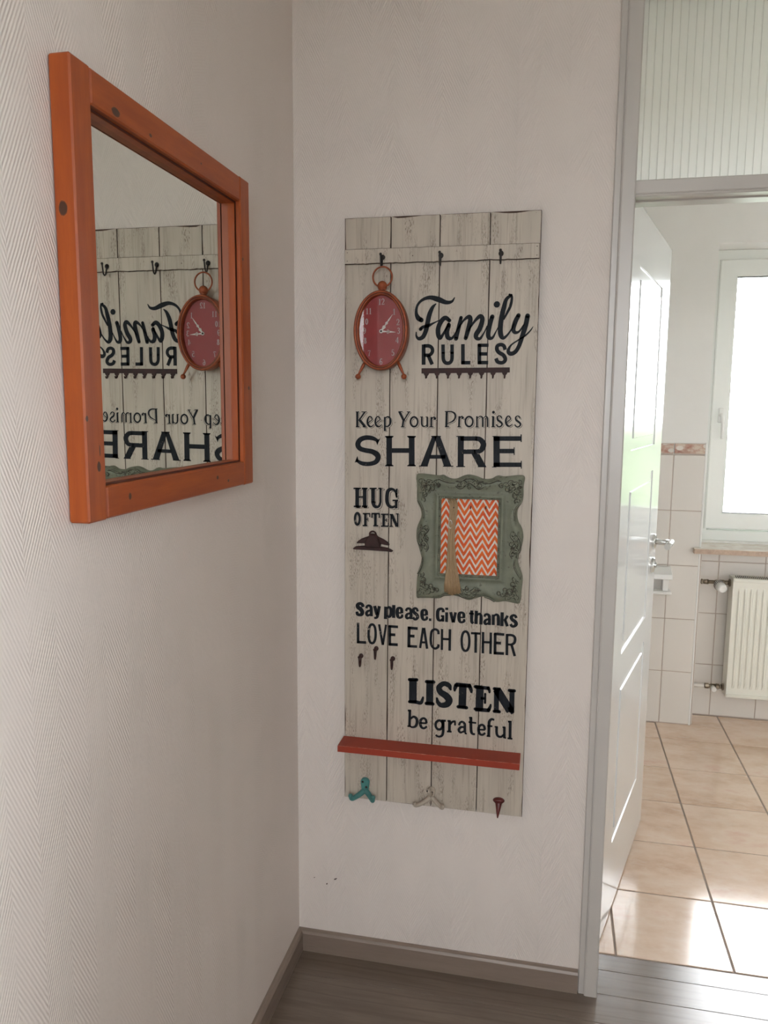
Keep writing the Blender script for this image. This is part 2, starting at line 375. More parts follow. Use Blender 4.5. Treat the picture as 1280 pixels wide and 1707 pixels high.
def catmull(P, n=6):
    P = [Vector(p) for p in P]
    if len(P) < 3: return P
    out = []
    for i in range(len(P)-1):
        a = P[i-1] if i else P[0]*2-P[1]; b = P[i]; c = P[i+1]; d = P[i+2] if i+2 < len(P) else P[-1]*2-P[-2]
        for k in range(n):
            t = k/n; out.append(.5*((2*b)+(c-a)*t+(2*a-5*b+4*c-d)*t*t+(3*b-a-3*c+d)*t**3))
    out.append(P[-1]); return out
# ================================================================ STRUCTURE
WT = .157          # inner wall thickness
XO0, XO1 = .815, 1.66   # door opening
def S(mb, name, mats, label, cat, parent=None): return tag(mb.build(name, mats, parent), label, cat, kind='structure')
b = MB(); b.box(-.15, 0, -4.15, WT, -.05, 2.62)
wall_left = S(b, 'wall_left', M['wall_l'], 'long white hallway wall with fishbone wallpaper carrying the framed mirror', 'wall')
b = MB(); b.box(0, XO0-.018, 0, WT, -.05, 2.62); b.box(XO1+.018, 2.3, 0, WT, -.05, 2.62); b.box(XO0-.018, XO1+.018, 0, WT, 2.48, 2.62)
wall_back = S(b, 'wall_back', M['wall_b'], 'white hallway wall behind the wooden word sign, pierced by the doorway', 'wall')
for (x, z, r1, r2) in ((.0815, .203, .0020, .0026), (.1065, .221, .0045, .0022), (.0455, .217, .0020, .0012)):
    b = MB(); b.loops([[(x+r1*cos(t)*(1+.3*sin(3*t)), -.0006, z+r2*sin(t)+r1*.5*cos(t)) for t in [2*pi*k/10 for k in range(10)]]], cap1=True)
    b.build('scuff_mark', M['darkwood'], wall_back)
QY0, QY1, QZ0, QZ1 = SIDEY-SIDEW/2, SIDEY+SIDEW/2, 1.25, 2.5
b = MB(); b.box(2.3, 2.45, -4.15, QY0, -.05, 2.62); b.box(2.3, 2.45, QY1, WT, -.05, 2.62); b.box(2.3, 2.45, QY0, QY1, -.05, QZ0); b.box(2.3, 2.45, QY0, QY1, QZ1, 2.62)
S(b, 'wall_right', M['wall_l'], 'white hallway side wall to the right of the viewer', 'wall')
RX0, RX1, RZ0, RZ1 = REARX-REARW/2, REARX+REARW/2, 1.25, 2.5
b = MB(); b.box(0, RX0, -4.15, -4.0, -.05, 2.62); b.box(RX1, 2.3, -4.15, -4.0, -.05, 2.62); b.box(RX0, RX1, -4.15, -4.0, RZ1, 2.62); b.box(RX0, RX1, -4.15, -4.0, -.05, RZ0)
S(b, 'wall_rear', M['wall_b'], 'white hallway wall behind the viewer with a tall window', 'wall')
b = MB(); b.box(-.15, 2.45, -4.15, WT, 2.62, 2.7); b.box(-.15, 3.4, WT, 2.45, 2.62, 2.7)
S(b, 'ceiling', M['ceil'], 'flat white ceiling over the hallway and the bathroom', 'ceiling')
# hallway floor: laminate planks
b = MB(); b.box(-.15, 2.45, -4.15, WT-.002, -.06, -.011)
floor = S(b, 'floor', M['slot'], 'grey brown oak laminate floor of the hallway', 'floor')
ys = [WT-.001, .0915] + [.0915-.193*k for k in range(1, 23)]
ys = [y for y in ys if y > -4.0] + [-4.0]
rj = random.Random(3)
for i in range(len(ys)-1):
    y1, y0 = ys[i], ys[i+1]
    if y0 >= -.02 and i < 2:
        xs = [XO0, XO1] if y0 > 0 else [XO0, XO1]
    xs = [0.0005] + sorted(rj.uniform(.2, 1.9) for _ in range(1)) + [2.2995]
    if y0 > .0: xs = [XO0+.001, XO1-.001]
    segs = [(xs[k], xs[k+1], y0, y1) for k in range(len(xs)-1)]
    if i == 1: segs = [(XO0+.001, XO1-.001, -.0005, y1)]; 
    if i == 2: y1 = y1
    for (x0, x1, a, c) in segs:
        b = MB(); b.box(x0+.0004, x1-.0004, a+.0004, c-.0004, -.0105, 0, bev=.0008); b.build('plank', M['lam'], floor)
    if i == 1:
        xs = [0.0005, 1.35, 2.2995]
        for k in range(2):
            b = MB(); b.box(xs[k]+.0004, xs[k+1]-.0004, y0+.0004, -.001, -.0105, 0, bev=.0008); b.build('plank', M['lam'], floor)
# baseboards
def baseboard(name, P, mat, label):
    b = MB(); b.loops([[p for p in L] for L in P], cap0=True, cap1=True); return S(b, name, mat, label, 'baseboard')
hb, tb = .061, .015
prof = [(0, 0), (tb, 0), (tb, hb-.009), (tb-.004, hb-.003), (tb-.009, hb), (0, hb)]
baseboard('baseboard_back', [[(x0 + (p[0] if x0 == 0 else 0), -p[0], p[1]) for p in prof] for x0 in (0, .7655)], M['base'], 'taupe oak baseboard under the wooden word sign, left of the doorway')
baseboard('baseboard_left', [[(p[0], y0 - (p[0] if y0 == 0 else 0), p[1]) for p in prof] for y0 in (0, -4.0)], M['base_y'], 'taupe oak baseboard along the left hallway wall')
# door frame trim_1 : two moulded bands around the opening, reveal lining, transom bar
root = empty('trim_1', (XO0, 0, 0), 'white moulded door frame with a fanlight bar above the door', 'door frame', kind='structure')
def casing_profile(sx, x):   # list of (x offset from opening, y)
    return None
HEADZ = 2.48
def casing():
    # profile across the casing from wall outwards to the reveal: (distance from opening edge, y front)
    pr = [(.048, .0), (.048, -.008), (.046, -.0105), (.0345, -.0105), (.0338, -.0098), (.0330, -.0105), (.0325, -.0160), (.029, -.0175), (.003, -.0175), (0, -.0155), (0, WT+.012), (.048, WT+.012), (.048, WT)]
    bl = MB(); bl.loops([[(XO0-d, y, 0) for d, y in pr], [(XO0-d, y, HEADZ+d) for d, y in pr]], closed=True, cap0=True, cap1=True); bl.build('jamb', M['lacquer'], root, root)
    br = MB(); br.loops([[(XO1+d, y, 0) for d, y in pr], [(XO1+d, y, HEADZ+d) for d, y in pr]], closed=True, cap0=True, cap1=True); br.build('jamb', M['lacquer'], root, root)
    bt = MB(); bt.loops([[(XO0-d, y, HEADZ+d) for d, y in pr], [(XO1+d, y, HEADZ+d) for d, y in pr]], closed=True, cap0=True, cap1=True); bt.build('head', M['lacquer'], root, root)
casing()
pr = [(-.004, 2.032), (-.006, 2.030), (-.006, 2.004), (-.0042, 2.0015), (-.0075, 1.999), (-.0075, 1.997), (-.0055, 1.995), (.030, 1.995), (.032, 1.992), (.078, 1.992), (.078, 2.032)]
b = MB(); b.loops([[(x, y, z) for y, z in pr] for x in (XO0, XO1)], cap0=True, cap1=True); b.build('transom_bar', M['lacquer'], root, root)
# ribbed fanlight
b = MB(); pitch = .0173; n = int((XO1-XO0)/pitch)+1; pts = []
for k in range(n*8+1):
    x = XO0 + k*pitch/8
    if x > XO1: break
    t = (k % 8)/8; pts.append((x, 0.060-.0030*(t if t < .85 else (1-t)*5.6)))
L0 = [(x, y, 2.034) for x, y in pts]; L1 = [(x, y, HEADZ) for x, y in pts]
b.loops([L0, L1], closed=False, smooth=False)
o = b.build('window_2', M['rib'])
tag(o, 'ribbed frosted glass fanlight above the bathroom door', 'window', kind='structure')
b = MB()
for (x0, x1, z0, z1) in ((XO0, XO1, 2.032, 2.036),): b.box(x0, x1, .05, .075, z0, z1)
b.build('glazing_bead', M['lacquer'], root, root)
# bathroom shell
YB, YN = 1.911, 2.062
WX0, WX1 = 1.357, 3.0   # window outer frame
b = MB(); b.box(.25, .35, WT, YB, -.05, 2.62)
S(b, 'wall_bathroom_left', M['plaster'], 'white bathroom side wall hidden behind the open door', 'wall')
b = MB(); b.box(3.2, 3.4, WT, 2.45, -.05, 2.62); b.box(2.4, 3.4, WT-.1, WT, -.05, 2.62)
S(b, 'wall_bathroom_right', M['plaster'], 'white bathroom wall on the far right of the window', 'wall')
b = MB(); b.box(.25, 1.345, YB, 2.3, -.05, 2.62); b.box(3.012, 3.2, YB, 2.3, -.05, 2.62); b.box(1.345, 3.012, YB, 2.3, 2.25, 2.62); b.box(1.345, 3.012, YN, 2.3, -.05, .883)
wall_far = S(b, 'wall_far', M['plaster'], 'white plaster bathroom wall around the window, tiled on its lower half', 'wall')
b = MB(); b.box(.36, 1.344, YB-.006, YB-.0005, 0, 1.3062); b.box(1.345, 3.01, YN-.006, YN-.0005, 0, .852); b.box(1.3455, 1.351, YB-.006, YN-.006, 0, .852); b.box(3.012, 3.19, YB-.006, YB-.0005, 0, 1.3062)
b.build('tile_grout', M['grout_w'], wall_far)
zr = [0.003, .263, .523, .783, 1.044, 1.305]
def wtile(x0, x1, z0, z1, y, mat='wtile', nm='tile'):
    if x1-x0 < .01 or z1-z0 < .008: return
    g = .0020; b = MB(); b.box(x0+g, x1-g, y-.0078, y-.001, z0+g, z1-g, bev=.0012); b.build(nm, M[mat], wall_far)
xs = [.363, .573, .783, .993, 1.203, 1.3455]
for i in range(5):
    for j in range(5): wtile(xs[i], xs[i+1], zr[j], zr[j+1], YB)
    wtile(xs[i], xs[i+1], 1.3065, 1.360, YB, 'deco', 'border_tile')
xs = [1.351, 1.461, 1.671, 1.881, 2.091, 2.301, 2.511, 2.721, 2.931, 3.010]
for i in range(9):
    for j in range(4): wtile(xs[i], xs[i+1], zr[j], min(zr[j+1], .852) if j < 3 else .852 if j == 3 and False else zr[j+1] if j < 3 else .852, YN)
for j in range(4):
    b = MB(); z1 = zr[j+1] if j < 3 else .852
    b.box(1.3515, 1.3545, YB-.006+.002, YN-.010, zr[j]+.0016, z1-.0016, bev=.001); b.build('tile', M['wtile'], wall_far)
xs = [3.014, 3.19]
for i in range(1):
    for j in range(5): wtile(xs[i], xs[i+1], zr[j], zr[j+1], YB)
b = MB(); b.box(1.3385, 1.3475, YB-.0095, YB+.0, 0, 1.362, bev=.002); b.build('tile_edge_strip', M['whiteplastic'], wall_far)
# bathroom floor tiles
b = MB(); b.box(.25, 3.4, WT, 2.1, -.05, -.0025)
fl2 = S(b, 'floor.001', M['grout'], 'beige marbled square tile floor of the bathroom', 'floor')
T = .311
xs = [.36, .565] + [.876+T*k for k in range(0, 8)]; ys2 = [WT+.003] + [.1658+T*k for k in range(1, 7)] + [YN-.008]
xs = [x for x in xs if x < 3.19] + [3.19]
def ftile(x0, x1, y0, y1):
    if x1-x0 < .02 or y1-y0 < .02: return
    g = .0028; b = MB(); b.box(x0+g, x1-g, y0+g, y1-g, -.009, 0, bev=.0014); b.build('tile', M['tile'], fl2)
for i in range(len(xs)-1):
    for j in range(len(ys2)-1):
        x0, x1, y0, y1 = xs[i], xs[i+1], ys2[j], ys2[j+1]
        if y0 > YB-.01:
            if x1 < 1.35 or x0 > 3.0: continue
            x0 = max(x0, 1.352); x1 = min(x1, 3.01)
        elif y1 > YB-.008:
            if x0 < 1.345 < x1:
                ftile(x0, x1, y0, y1); continue
            if x1 <= 1.346 or x0 >= 3.0: y1 = YB-.008
        ftile(x0, x1, y0, y1)
# window_1
wroot = empty('window_1', (1.345, YN, .883), 'white plastic casement window, glass blown out by daylight, over the radiator', 'window', kind='structure')
def frame_rect(mb, x0, x1, z0, z1, wdt, y0, y1, bev=.003):
    n = 4
    out = [(x0, z0), (x1, z0), (x1, z1), (x0, z1)]; inn = [(x0+wdt, z0+wdt), (x1-wdt, z0+wdt), (x1-wdt, z1-wdt), (x0+wdt, z1-wdt)]
    o2 = [(x0+bev, z0+bev), (x1-bev, z0+bev), (x1-bev, z1-bev), (x0+bev, z1-bev)]; i2 = [(x0+wdt-bev, z0+wdt-bev), (x1-wdt+bev, z0+wdt-bev), (x1-wdt+bev, z1-wdt+bev), (x0+wdt-bev, z1-wdt+bev)]
    L = [[(x, y1, z) for x, z in out], [(x, y0+bev, z) for x, z in out], [(x, y0, z) for x, z in o2], [(x, y0, z) for x, z in i2], [(x, y0+bev, z) for x, z in inn], [(x, y1, z) for x, z in inn], [(x, y1, z) for x, z in out]]
    mb.loops(L)
b = MB(); frame_rect(b, 1.345, 3.012, .883, 2.250, .052, YN+.012, YN+.075); b.box(1.38, 2.98, YN+.055, YN+.074, .93, .96); b.build('window_frame', M['pvc'], wroot, wroot)
b = MB(); frame_rect(b, 1.384, 2.973, .942, 2.205, .078, YN-.003, YN+.05, .005)
sash = b.build('sash', M['pvc'], wroot, wroot)
b = MB(); frame_rect(b, 1.460, 2.897, 1.018, 2.129, .004, YN+.004, YN+.03, .001); b.build('gasket', M['slot'], sash)
for o_ in (bpy.data.objects['gasket'],): o_.data.transform(Matrix.Translation(-Vector(wroot.location)))
b = MB(); b.box(1.455, 2.902, YN+.02, YN+.03, 1.013, 2.134); b.build('glass_pane', M['glass'], wroot, wroot)
b = MB(); b.box(1.414, 1.436, YN-.013, YN-.003, 1.452, 1.522, bev=.003)
b.tube([(1.425, YN-.003, 1.487), (1.425, YN-.038, 1.487)], .008, 10)
b.tube(catmull([(1.425, YN-.034, 1.492), (1.426, YN-.045, 1.480), (1.430, YN-.046, 1.44), (1.431, YN-.045, 1.378)], 5), [.008]+[.0085]*14+[.006], 10)
b.build('window_handle', M['whiteplastic'], wroot, wroot)
b = MB(); b.box(1.312, 3.045, 1.868, YB-.0098, .848, .874, bev=.002); b.box(1.3485, 3.009, YB-.012, YN+.011, .8545, .874)
for i_, f_ in enumerate(b.f): pass
o = b.build('trim_2', [M['marble'], M['marble_raw']])
for p_ in o.data.polygons:
    if abs(p_.normal.z) < .5: p_.material_index = 1
tag(o, 'pale marble window sill with a rough front edge', 'window sill', kind='structure')
# radiator
RX, RW, RY = 1.505, .80, 1.932
rr = empty('radiator', (RX, YN-.03, .145), 'cream ribbed panel radiator under the bathroom window', 'radiator')
b = MB(); z0, z1 = .148, .722
b.box(RX, RX+RW, RY+.012, RY+.085, z0, z1, bev=.003)
b.build('panel', M['rad'], rr, rr)
b = MB(); n = int(RW/.0265)-1; prof2 = []; x = RX+.014
loopt = []; 
for k in range(n):
    for (dx, dy) in ((0, 0), (.006, -.0005), (.010, -.0075), (.0165, -.0075), (.0205, -.0005)): loopt.append((x+k*.0265+dx+.006, dy))
loopt = [(RX+.006, 0)] + loopt + [(RX+RW-.006, 0)]
L = []
for (z, f) in ((z0+.012, 0), (z0+.04, 0), (z0+.062, 1), (z1-.062, 1), (z1-.04, 0), (z1-.012, 0)): L.append([(x, RY+.010+dy*f, z) for x, dy in loopt])
b.loops(L, closed=False); b.build('ribbed_front', M['rad'], rr, rr)
b = MB()
b.box(RX-.0005, RX+.006, RY, RY+.09, z0-.003, z1+.004, bev=.001); b.box(RX+RW-.006, RX+RW+.0005, RY, RY+.09, z0-.003, z1+.004, bev=.001)
b.box(RX, RX+RW, RY+.0, RY+.012, z0-.003, z0+.012, bev=.002); b.box(RX, RX+RW, RY, RY+.012, z1-.011, z1+.004, bev=.002)
b.build('casing', M['rad'], rr, rr)
b = MB()
for k in range(int((RW-.03)/.0085)):
    x = RX+.014+k*.0085; b.add([(x, RY+.014, z1+.0062), (x+.0045, RY+.014, z1+.0062), (x+.0105, RY+.07, z1+.0062), (x+.006, RY+.07, z1+.0062)], [(0, 1, 2, 3)])
b.build('grille_slots', M['slot'], rr, rr)
b = MB(); b.box(RX, RX+RW, RY+.002, RY+.085, z1+.001, z1+.0058); b.build('grille', M['rad'], rr, rr)
for x_ in (RX+.08, RX+RW-.08):
    b = MB(); b.box(x_, x_+.03, RY+.085, YN-.0082, .25, .62, bev=.002); b.build('wall_bracket', M['rad'], rr, rr)
# valve and pipes
b = MB(); yv = 1.99; zv = .694
b.tube([(1.3545, yv, zv), (1.375, yv, zv)], .008, 10); b.tube([(1.372, yv, zv), (1.379, yv, zv)], .013, 6, smooth=False); b.tube([(1.383, yv, zv), (1.405, yv, zv)], [.011, .013], 8); b.tube([(1.40, yv, zv), (1.47, yv, zv)], .009, 12)
b.tube([(1.455, yv, zv), (1.475, yv, zv)], .0125, 6, smooth=False); b.tube([(1.47, yv, zv), (1.503, yv, zv)], .010, 12); b.tube([(1.498, yv, zv), (1.504, yv, zv)], .018, 16)
b.tube([(1.44, yv, zv), (1.445, yv-.035, zv-.004)], .013, 10)
vb = b.build('valve_body', M['brass'], rr, rr)
b = MB(); ax = Vector((.10, -.9, -.12)).normalized(); p0 = Vector((1.445, yv-.030, zv-.004))
b.tube([p0, p0+ax*.006, p0+ax*.045, p0+ax*.062, p0+ax*.068], [.018, .024, .0235, .021, .014], 24)
th = b.build('thermostat_head', M['whiteplastic'], rr, rr)
b = MB(); q1 = ax.cross(Vector((0, 0, 1))).normalized(); q2 = ax.cross(q1).normalized()
for k in range(20):
    an = 2*pi*k/20; d = q1*cos(an)+q2*sin(an); pc = p0+ax*.022+d*.0232; t1 = ax*.012; t2 = (q2*cos(an)-q1*sin(an))*.0012; 
    P8 = [pc+sa*t1+sb*t2+sd*d*.0012 for sa in (-1, 1) for sb in (-1, 1) for sd in (-1, 1)]
    b.add(P8, [(0, 1, 3, 2), (4, 6, 7, 5), (0, 4, 5, 1), (2, 3, 7, 6), (0, 2, 6, 4), (1, 5, 7, 3)])
b.build('vent_slots', M['slot'], th, rr)
b = MB(); zl = .176
b.tube([(1.3545, yv, zl-.002), (1.415, yv, zl)], .011, 12); b.build('pipe', M['pipe'], rr, rr)
b = MB(); b.tube([(1.41, yv, zl), (1.503, yv, zl)], .008, 12)
for (a_, c_, r_, n_) in ((1.408, 1.416, .011, 6), (1.419, 1.436, .014, 8), (1.446, 1.466, .012, 10), (1.470, 1.484, .014, 6), (1.488, 1.496, .011, 12), (1.498, 1.504, .017, 16)): b.tube([(a_, yv, zl), (c_, yv, zl)], r_, n_, smooth=n_ > 8)
b.build('return_valve', M['brass'], rr, rr)
b = MB(); b.tube([(1.455, yv-.008, zl-.004), (1.458, yv-.030, zl-.008)], .012, 12); b.build('valve_cap', M['whiteplastic'], rr, rr)
# white shelf holder on tiled wall (behind the door)
sh = empty('wall_holder', (1.14, YB, .65), 'white wall holder with a slanted lid on the tiles behind the open door', 'holder')
b = MB(); pr3 = [(YB-.0082, .778), (YB-.03, .776), (YB-.085, .752), (YB-.09, .728), (YB-.0082, .726)]
b.loops([[(x, y, z) for y, z in pr3] for x in (1.02, 1.217)], cap0=True, cap1=True); b.build('lid', M['whiteplastic'], sh, sh, bevel=.003)
b = MB(); b.box(1.178, 1.205, YB-.06, YB-.0082, .667, .7265, bev=.003); b.build('bracket', M['whiteplastic'], sh, sh); b = MB(); b.box(1.03, 1.055, YB-.06, YB-.0082, .667, .7265, bev=.003); b.build('bracket', M['whiteplastic'], sh, sh)
b = MB(); b.box(1.02, 1.219, YB-.075, YB-.0082, .652, .668, bev=.004); b.build('lower_rail', M['whiteplastic'], sh, sh)
# ---------------------------------------------------------------- door leaf
e = Vector((1.0150, .9064, 0)); q = Vector((.8769, .3696, 0)); dr = (e-q).normalized(); nr = Vector((dr.y, -dr.x, 0))  # face normal towards +x
FREE = .018; HINGE = -.772; DZ0, DZ1 = .008, 2.047; DT = .04
def dp(s_, z, d=0.0): return tuple(e+dr*s_+nr*d+Vector((0, 0, z)))
droot = empty('door_1', tuple(e+dr*HINGE), 'open white panelled bathroom door with glossy lacquer reflecting the window', 'door', kind='structure')
pans = [(1.403, 1.900), (.820, 1.318), (.241, .737)]; SA, SB = -.603, -.149
b = MB(); ss = [HINGE, SA, SB, FREE]; zs = [DZ0, .241, .737, .820, 1.318, 1.403, 1.900, DZ1]
for i in range(3):
    for j in range(7):
        if i == 1 and j in (1, 3, 5): continue
        b.add([dp(ss[i], zs[j]), dp(ss[i+1], zs[j]), dp(ss[i+1], zs[j+1]), dp(ss[i], zs[j+1])], [(0, 1, 2, 3)])
B_ = [dp(HINGE, DZ0, -DT), dp(FREE, DZ0, -DT), dp(FREE, DZ1, -DT), dp(HINGE, DZ1, -DT)]; F_ = [dp(HINGE, DZ0), dp(FREE, DZ0), dp(FREE, DZ1), dp(HINGE, DZ1)]
b.add(B_+F_, [(0, 1, 2, 3), (0, 4, 5, 1), (1, 5, 6, 2), (2, 6, 7, 3), (3, 7, 4, 0)])
leaf = b.build('door_leaf', M['door'], droot, droot)
for (z0, z1) in pans:
    b = MB()
    def R_(i, d): return [dp(SA+i, z0+i, d), dp(SB-i, z0+i, d), dp(SB-i, z1-i, d), dp(SA+i, z1-i, d)]
    b.loops([R_(0, 0), R_(.0014, -.0040), R_(.0325, -.0040), R_(.0342, -.0003)], cap1=True)
    b.build('panel', M['door'], droot, droot)
def rosette(z, r_):
    b = MB(); c0 = -.057
    b.loops([[dp(c0+r_*k_*cos(t), z+r_*k_*sin(t), d) for t in [2*pi*k/28 for k in range(28)]] for k_, d in ((1, .0002), (1, .007), (.93, .009))], cap0=True, cap1=True, smooth=False)
    return b
hd = rosette(1.066, .026).build('handle_rosette', M['steel'], droot, droot)
b = rosette(.984, .026); b.loops([[dp(-.057+.008*cos(t), .984+.009*sin(t), d) for t in [2*pi*k/12 for k in range(12)]] for d in (.009, .016)], cap1=True); b.build('keyhole_rosette', M['steel'], droot, droot)
b = MB(); b.tube([dp(-.057, 1.066, .008), dp(-.057, 1.066, .060)], .0095, 16); b.tube([dp(-.045, 1.066, .058), dp(-.150, 1.066, .058)], .0105, 20)
b.build('door_handle', M['steel'], droot, droot)
# rear hall window (behind the viewer)
r4 = empty('window_3', (REARX, -4.0, RZ0), 'tall white hallway window behind the viewer', 'window', kind='structure')
b = MB(); frame_rect(b, RX0, RX1, RZ0, RZ1, .06, -4.12, -4.05); b.box(REARX-.03, REARX+.03, -4.12, -4.05, RZ0+.05, RZ1-.05); b.build('window_frame', M['pvc'], r4, r4)
for (x0, x1) in ((RX0+.055, REARX-.028), (REARX+.028, RX1-.055)):
    b = MB(); b.box(x0, x1, -4.09, -4.08, RZ0+.055, RZ1-.055); b.build('glass_pane', M['glass'], r4, r4)
r5 = empty('added_window_4', (2.3, SIDEY, QZ0), 'unseen white side window added to brighten the left hallway wall', 'window', kind='structure')
b = MB()
for (y0, y1, z0, z1) in ((QY0, QY0+.06, QZ0, QZ1), (QY1-.06, QY1, QZ0, QZ1), (QY0+.06, QY1-.06, QZ0, QZ0+.06), (QY0+.06, QY1-.06, QZ1-.06, QZ1)): b.box(2.35, 2.42, y0, y1, z0, z1)
b.build('window_frame', M['pvc'], r5, r5)
b = MB(); b.box(2.38, 2.39, QY0+.055, QY1-.055, QZ0+.055, QZ1-.055); b.build('glass_pane', M['glass'], r5, r5)
# pale ground added round the hallway to bounce daylight inside
b = MB(); b.box(-12, 14, -14, -4.2, -.6, -.55); b.box(2.46, 14, -4.2, 1.5, -.6, -.55); tag(b.build('bounce_terrace', M['bounce_paving']), 'unseen light grey ground added to bounce daylight into the hallway', 'bounce_terrace', kind='structure')
# greenery added out of direct view to tint the door's reflection
hg = MB(); NX, NZ = 120, 26
def hp(i, j, side):
    x = 2.6+6.4*i/NX; z = -.6+1.98*j/NZ; y = 5.0 if side == 0 else 5.8
    n_ = noise.noise(Vector((x*3, y, z*3)))*.07+noise.noise(Vector((x*11, y*2, z*11)))*.045+noise.noise(Vector((x*29, y*2, z*29)))*.025
    if j == NZ: z += n_*1.2
    return (x, y-(n_ if side == 0 else -n_), z)
F0 = [[hp(i, j, 0) for i in range(NX+1)] for j in range(NZ+1)]; F1 = [[hp(i, j, 1) for i in range(NX+1)] for j in range(NZ, -1, -1)]
hg.loops(F0+F1, closed=False)
hg.face([k*(NX+1) for k in range(2*NZ+2)]); hg.face([k*(NX+1)+NX for k in range(2*NZ+2)][::-1])
tag(hg.build('reflection_hedge', M['reflection_hedge']), 'unseen clipped greenery added to give the glossy door a green reflection', 'reflection_hedge', kind='structure')
# lawn outside
b = MB(); b.box(-60, 60, -60, 60, -.7, -.6); tag(b.build('ground', M['lawn']), 'green lawn outside the house', 'lawn', kind='structure')
# ================================================================ MIRROR on the left wall
MY0, MY1, MZ0, MZ1 = -.9833, -.3789, 1.3575, 1.9675
MX = .033; SW = .046; RW_ = .048
mroot = empty('wall_mirror', (0, (MY0+MY1)/2, MZ0), 'square mirror in an orange pine frame hanging on the left wall', 'mirror')
cy = (MY0+MY1)/2
def K(x, y, z, ry, rz): return (x, y-cy, z-MZ0, ry, rz)
kst = [K(.0145, MY0, 1.7756, .0075, .011), K(.033, -.9786, 1.5017, .0035, .005), K(.033, -.9548, 1.4346, .0050, .0085), K(.033, -.951, 1.457, .0014, .009), K(.033, -.4169, 1.8105, .0035, .0035), K(.033, -.396, 1.556, .005, .0045)]
krl = [K(.033, -.8753, 1.3843, .0045, .0060), K(.033, -.5594, 1.3846, .0055, .0042), K(.033, -.5092, 1.3743, .0045, .0032), K(.033, -.778, 1.930, .0050, .0030), K(.033, -.876, 1.9301, .012, .007), K(.033, -.60, 1.940, .003, .002)]
M['pine_s'] = pine('orange_pine_stile', kst, 'z', PINE, PINED); M['pine_r'] = pine('orange_pine_rail', krl, 'y', PINE, PINED)
def bar_y(mb, y0, y1, z0, z1): mb.box(.0015, MX, y0, y1, z0, z1, bev=.0025)
for (y0, y1) in ((MY0, MY0+SW), (MY1-SW, MY1)):
    b = MB(); bar_y(b, y0, y1, MZ0, MZ1); b.build('stile', M['pine_s'], mroot, mroot)
for (z0, z1) in ((MZ0+.001, MZ0+RW_), (MZ1-RW_, MZ1-.001)):
    b = MB(); bar_y(b, MY0+SW+.0008, MY1-SW-.0008, z0, z1); b.build('rail', M['pine_r'], mroot, mroot)
yi0, yi1, zi0, zi1 = MY0+SW, MY1-SW, MZ0+RW_, MZ1-RW_
# inner lip holding the glass (a stepped strip on each side)
def lip(w1, x0, x1, name):
    P4 = lambda i, x: [(x, yi0+i, zi0+i), (x, yi1-i, zi0+i), (x, yi1-i, zi1-i), (x, yi0+i, zi1-i)]
    b = MB(); b.loops([P4(0, x0), P4(0, x1), P4(w1, x1), P4(w1, x0)]); b.build(name, M['pine_s'], mroot, mroot)
lip(.0035, .003, .021, 'inner_lip')
b = MB(); P4 = lambda i, x: [(x, yi0+i, zi0+i), (x, yi1-i, zi0+i), (x, yi1-i, zi1-i), (x, yi0+i, zi1-i)]
b.loops([P4(.0033, .0222), P4(.0002, .0222), P4(.0002, .0232), P4(.0033, .0232)]); b.build('painted_shadow_gap', M['clockdark'], mroot, mroot)  # solid dark strip stands in for shade along the lip
b = MB(); b.box(.004, .0075, yi0+.001, yi1-.001, zi0+.001, zi1-.001); b.build('mirror_glass', M['mirror'], mroot, mroot)
# ================================================================ WORD SIGN
SX, SZ0 = .1376, .4770; SW_, SH = .4708, 1.4963; YF = -.020
sroot = empty('word_sign', (SX+SW_/2, 0, SZ0), 'tall cream plank word sign titled Family Rules hanging right of the corner', 'sign')
def sx(v): return SX+v/1000
def sz(v): return SZ0+v/1000
gx = [0, 115.2, 234.6, 353.6, 470.8]
rj = random.Random(11)
for k in range(4):
    x0, x1 = gx[k]+(.9 if k else 0), gx[k+1]-(.9 if k < 3 else 0)
    out = []; inn = []
    nz, nx = 90, 8
    def jit(s_, o_, amp, sd):
        v = noise.noise(Vector((s_*.035+sd, sd*3.1, o_)))*.5+.5; v2 = max(0, noise.noise(Vector((s_*.011, sd*7.7, o_+5)))-.18)
        return amp*(.25+v*.5)+v2*5.0*(amp/1.5)
    loop = [('b', x0+(x1-x0)*i/nx, 0) for i in range(nx)] + [('r', x1, SH*1000*i/nz) for i in range(nz)] + [('t', x1-(x1-x0)*i/nx, SH*1000) for i in range(nx)] + [('l', x0, SH*1000*(1-i/nz)) for i in range(nz)]
    for i, (sd, x, z) in enumerate(loop):
        out.append((x, z))
        outer_r = (k == 3); outer_l = (k == 0)
        ax_ = {'l': 1.7 if outer_l else .5, 'r': 1.9 if outer_r else .5, 'b': 1.6, 't': 2.2}[sd]
        dx = dz = 0
        if sd == 'l': dx = jit(z, 0, ax_, k+1)
        if sd == 'r': dx = -jit(z, 1, ax_, k+1)
        if sd == 'b': dz = jit(x, 2, ax_, k+1)
        if sd == 't': dz = -jit(x, 3, ax_, k+1)
        if i == 0: dx = ax_*.4
        if i == nx: dz = ax_*.5
        if i == nx+nz: dx = -ax_*.5
        if i == 2*nx+nz: dz = -ax_*.5
        xx, zz2 = x+dx, z+dz
        xx = min(max(xx, x0+.3), x1-.3); zz2 = min(max(zz2, .5), SH*1000-.5)
        inn.append((xx, zz2))
    b = MB(); b.loops([[(sx(x), -.0015, sz(z)) for x, z in out], [(sx(x), YF+.0012, sz(z)) for x, z in out], [(sx(x), YF, sz(z)) for x, z in inn]], cap0=True, mis=[1, 1, 1])
    base = len(b.v); b.v += [(sx(x), YF, sz(z)) for x, z in inn]; b.face([base+i for i in range(len(inn))], 0)
    b.build('plank', [M['cream'], M['darkwood']], sroot, sroot)
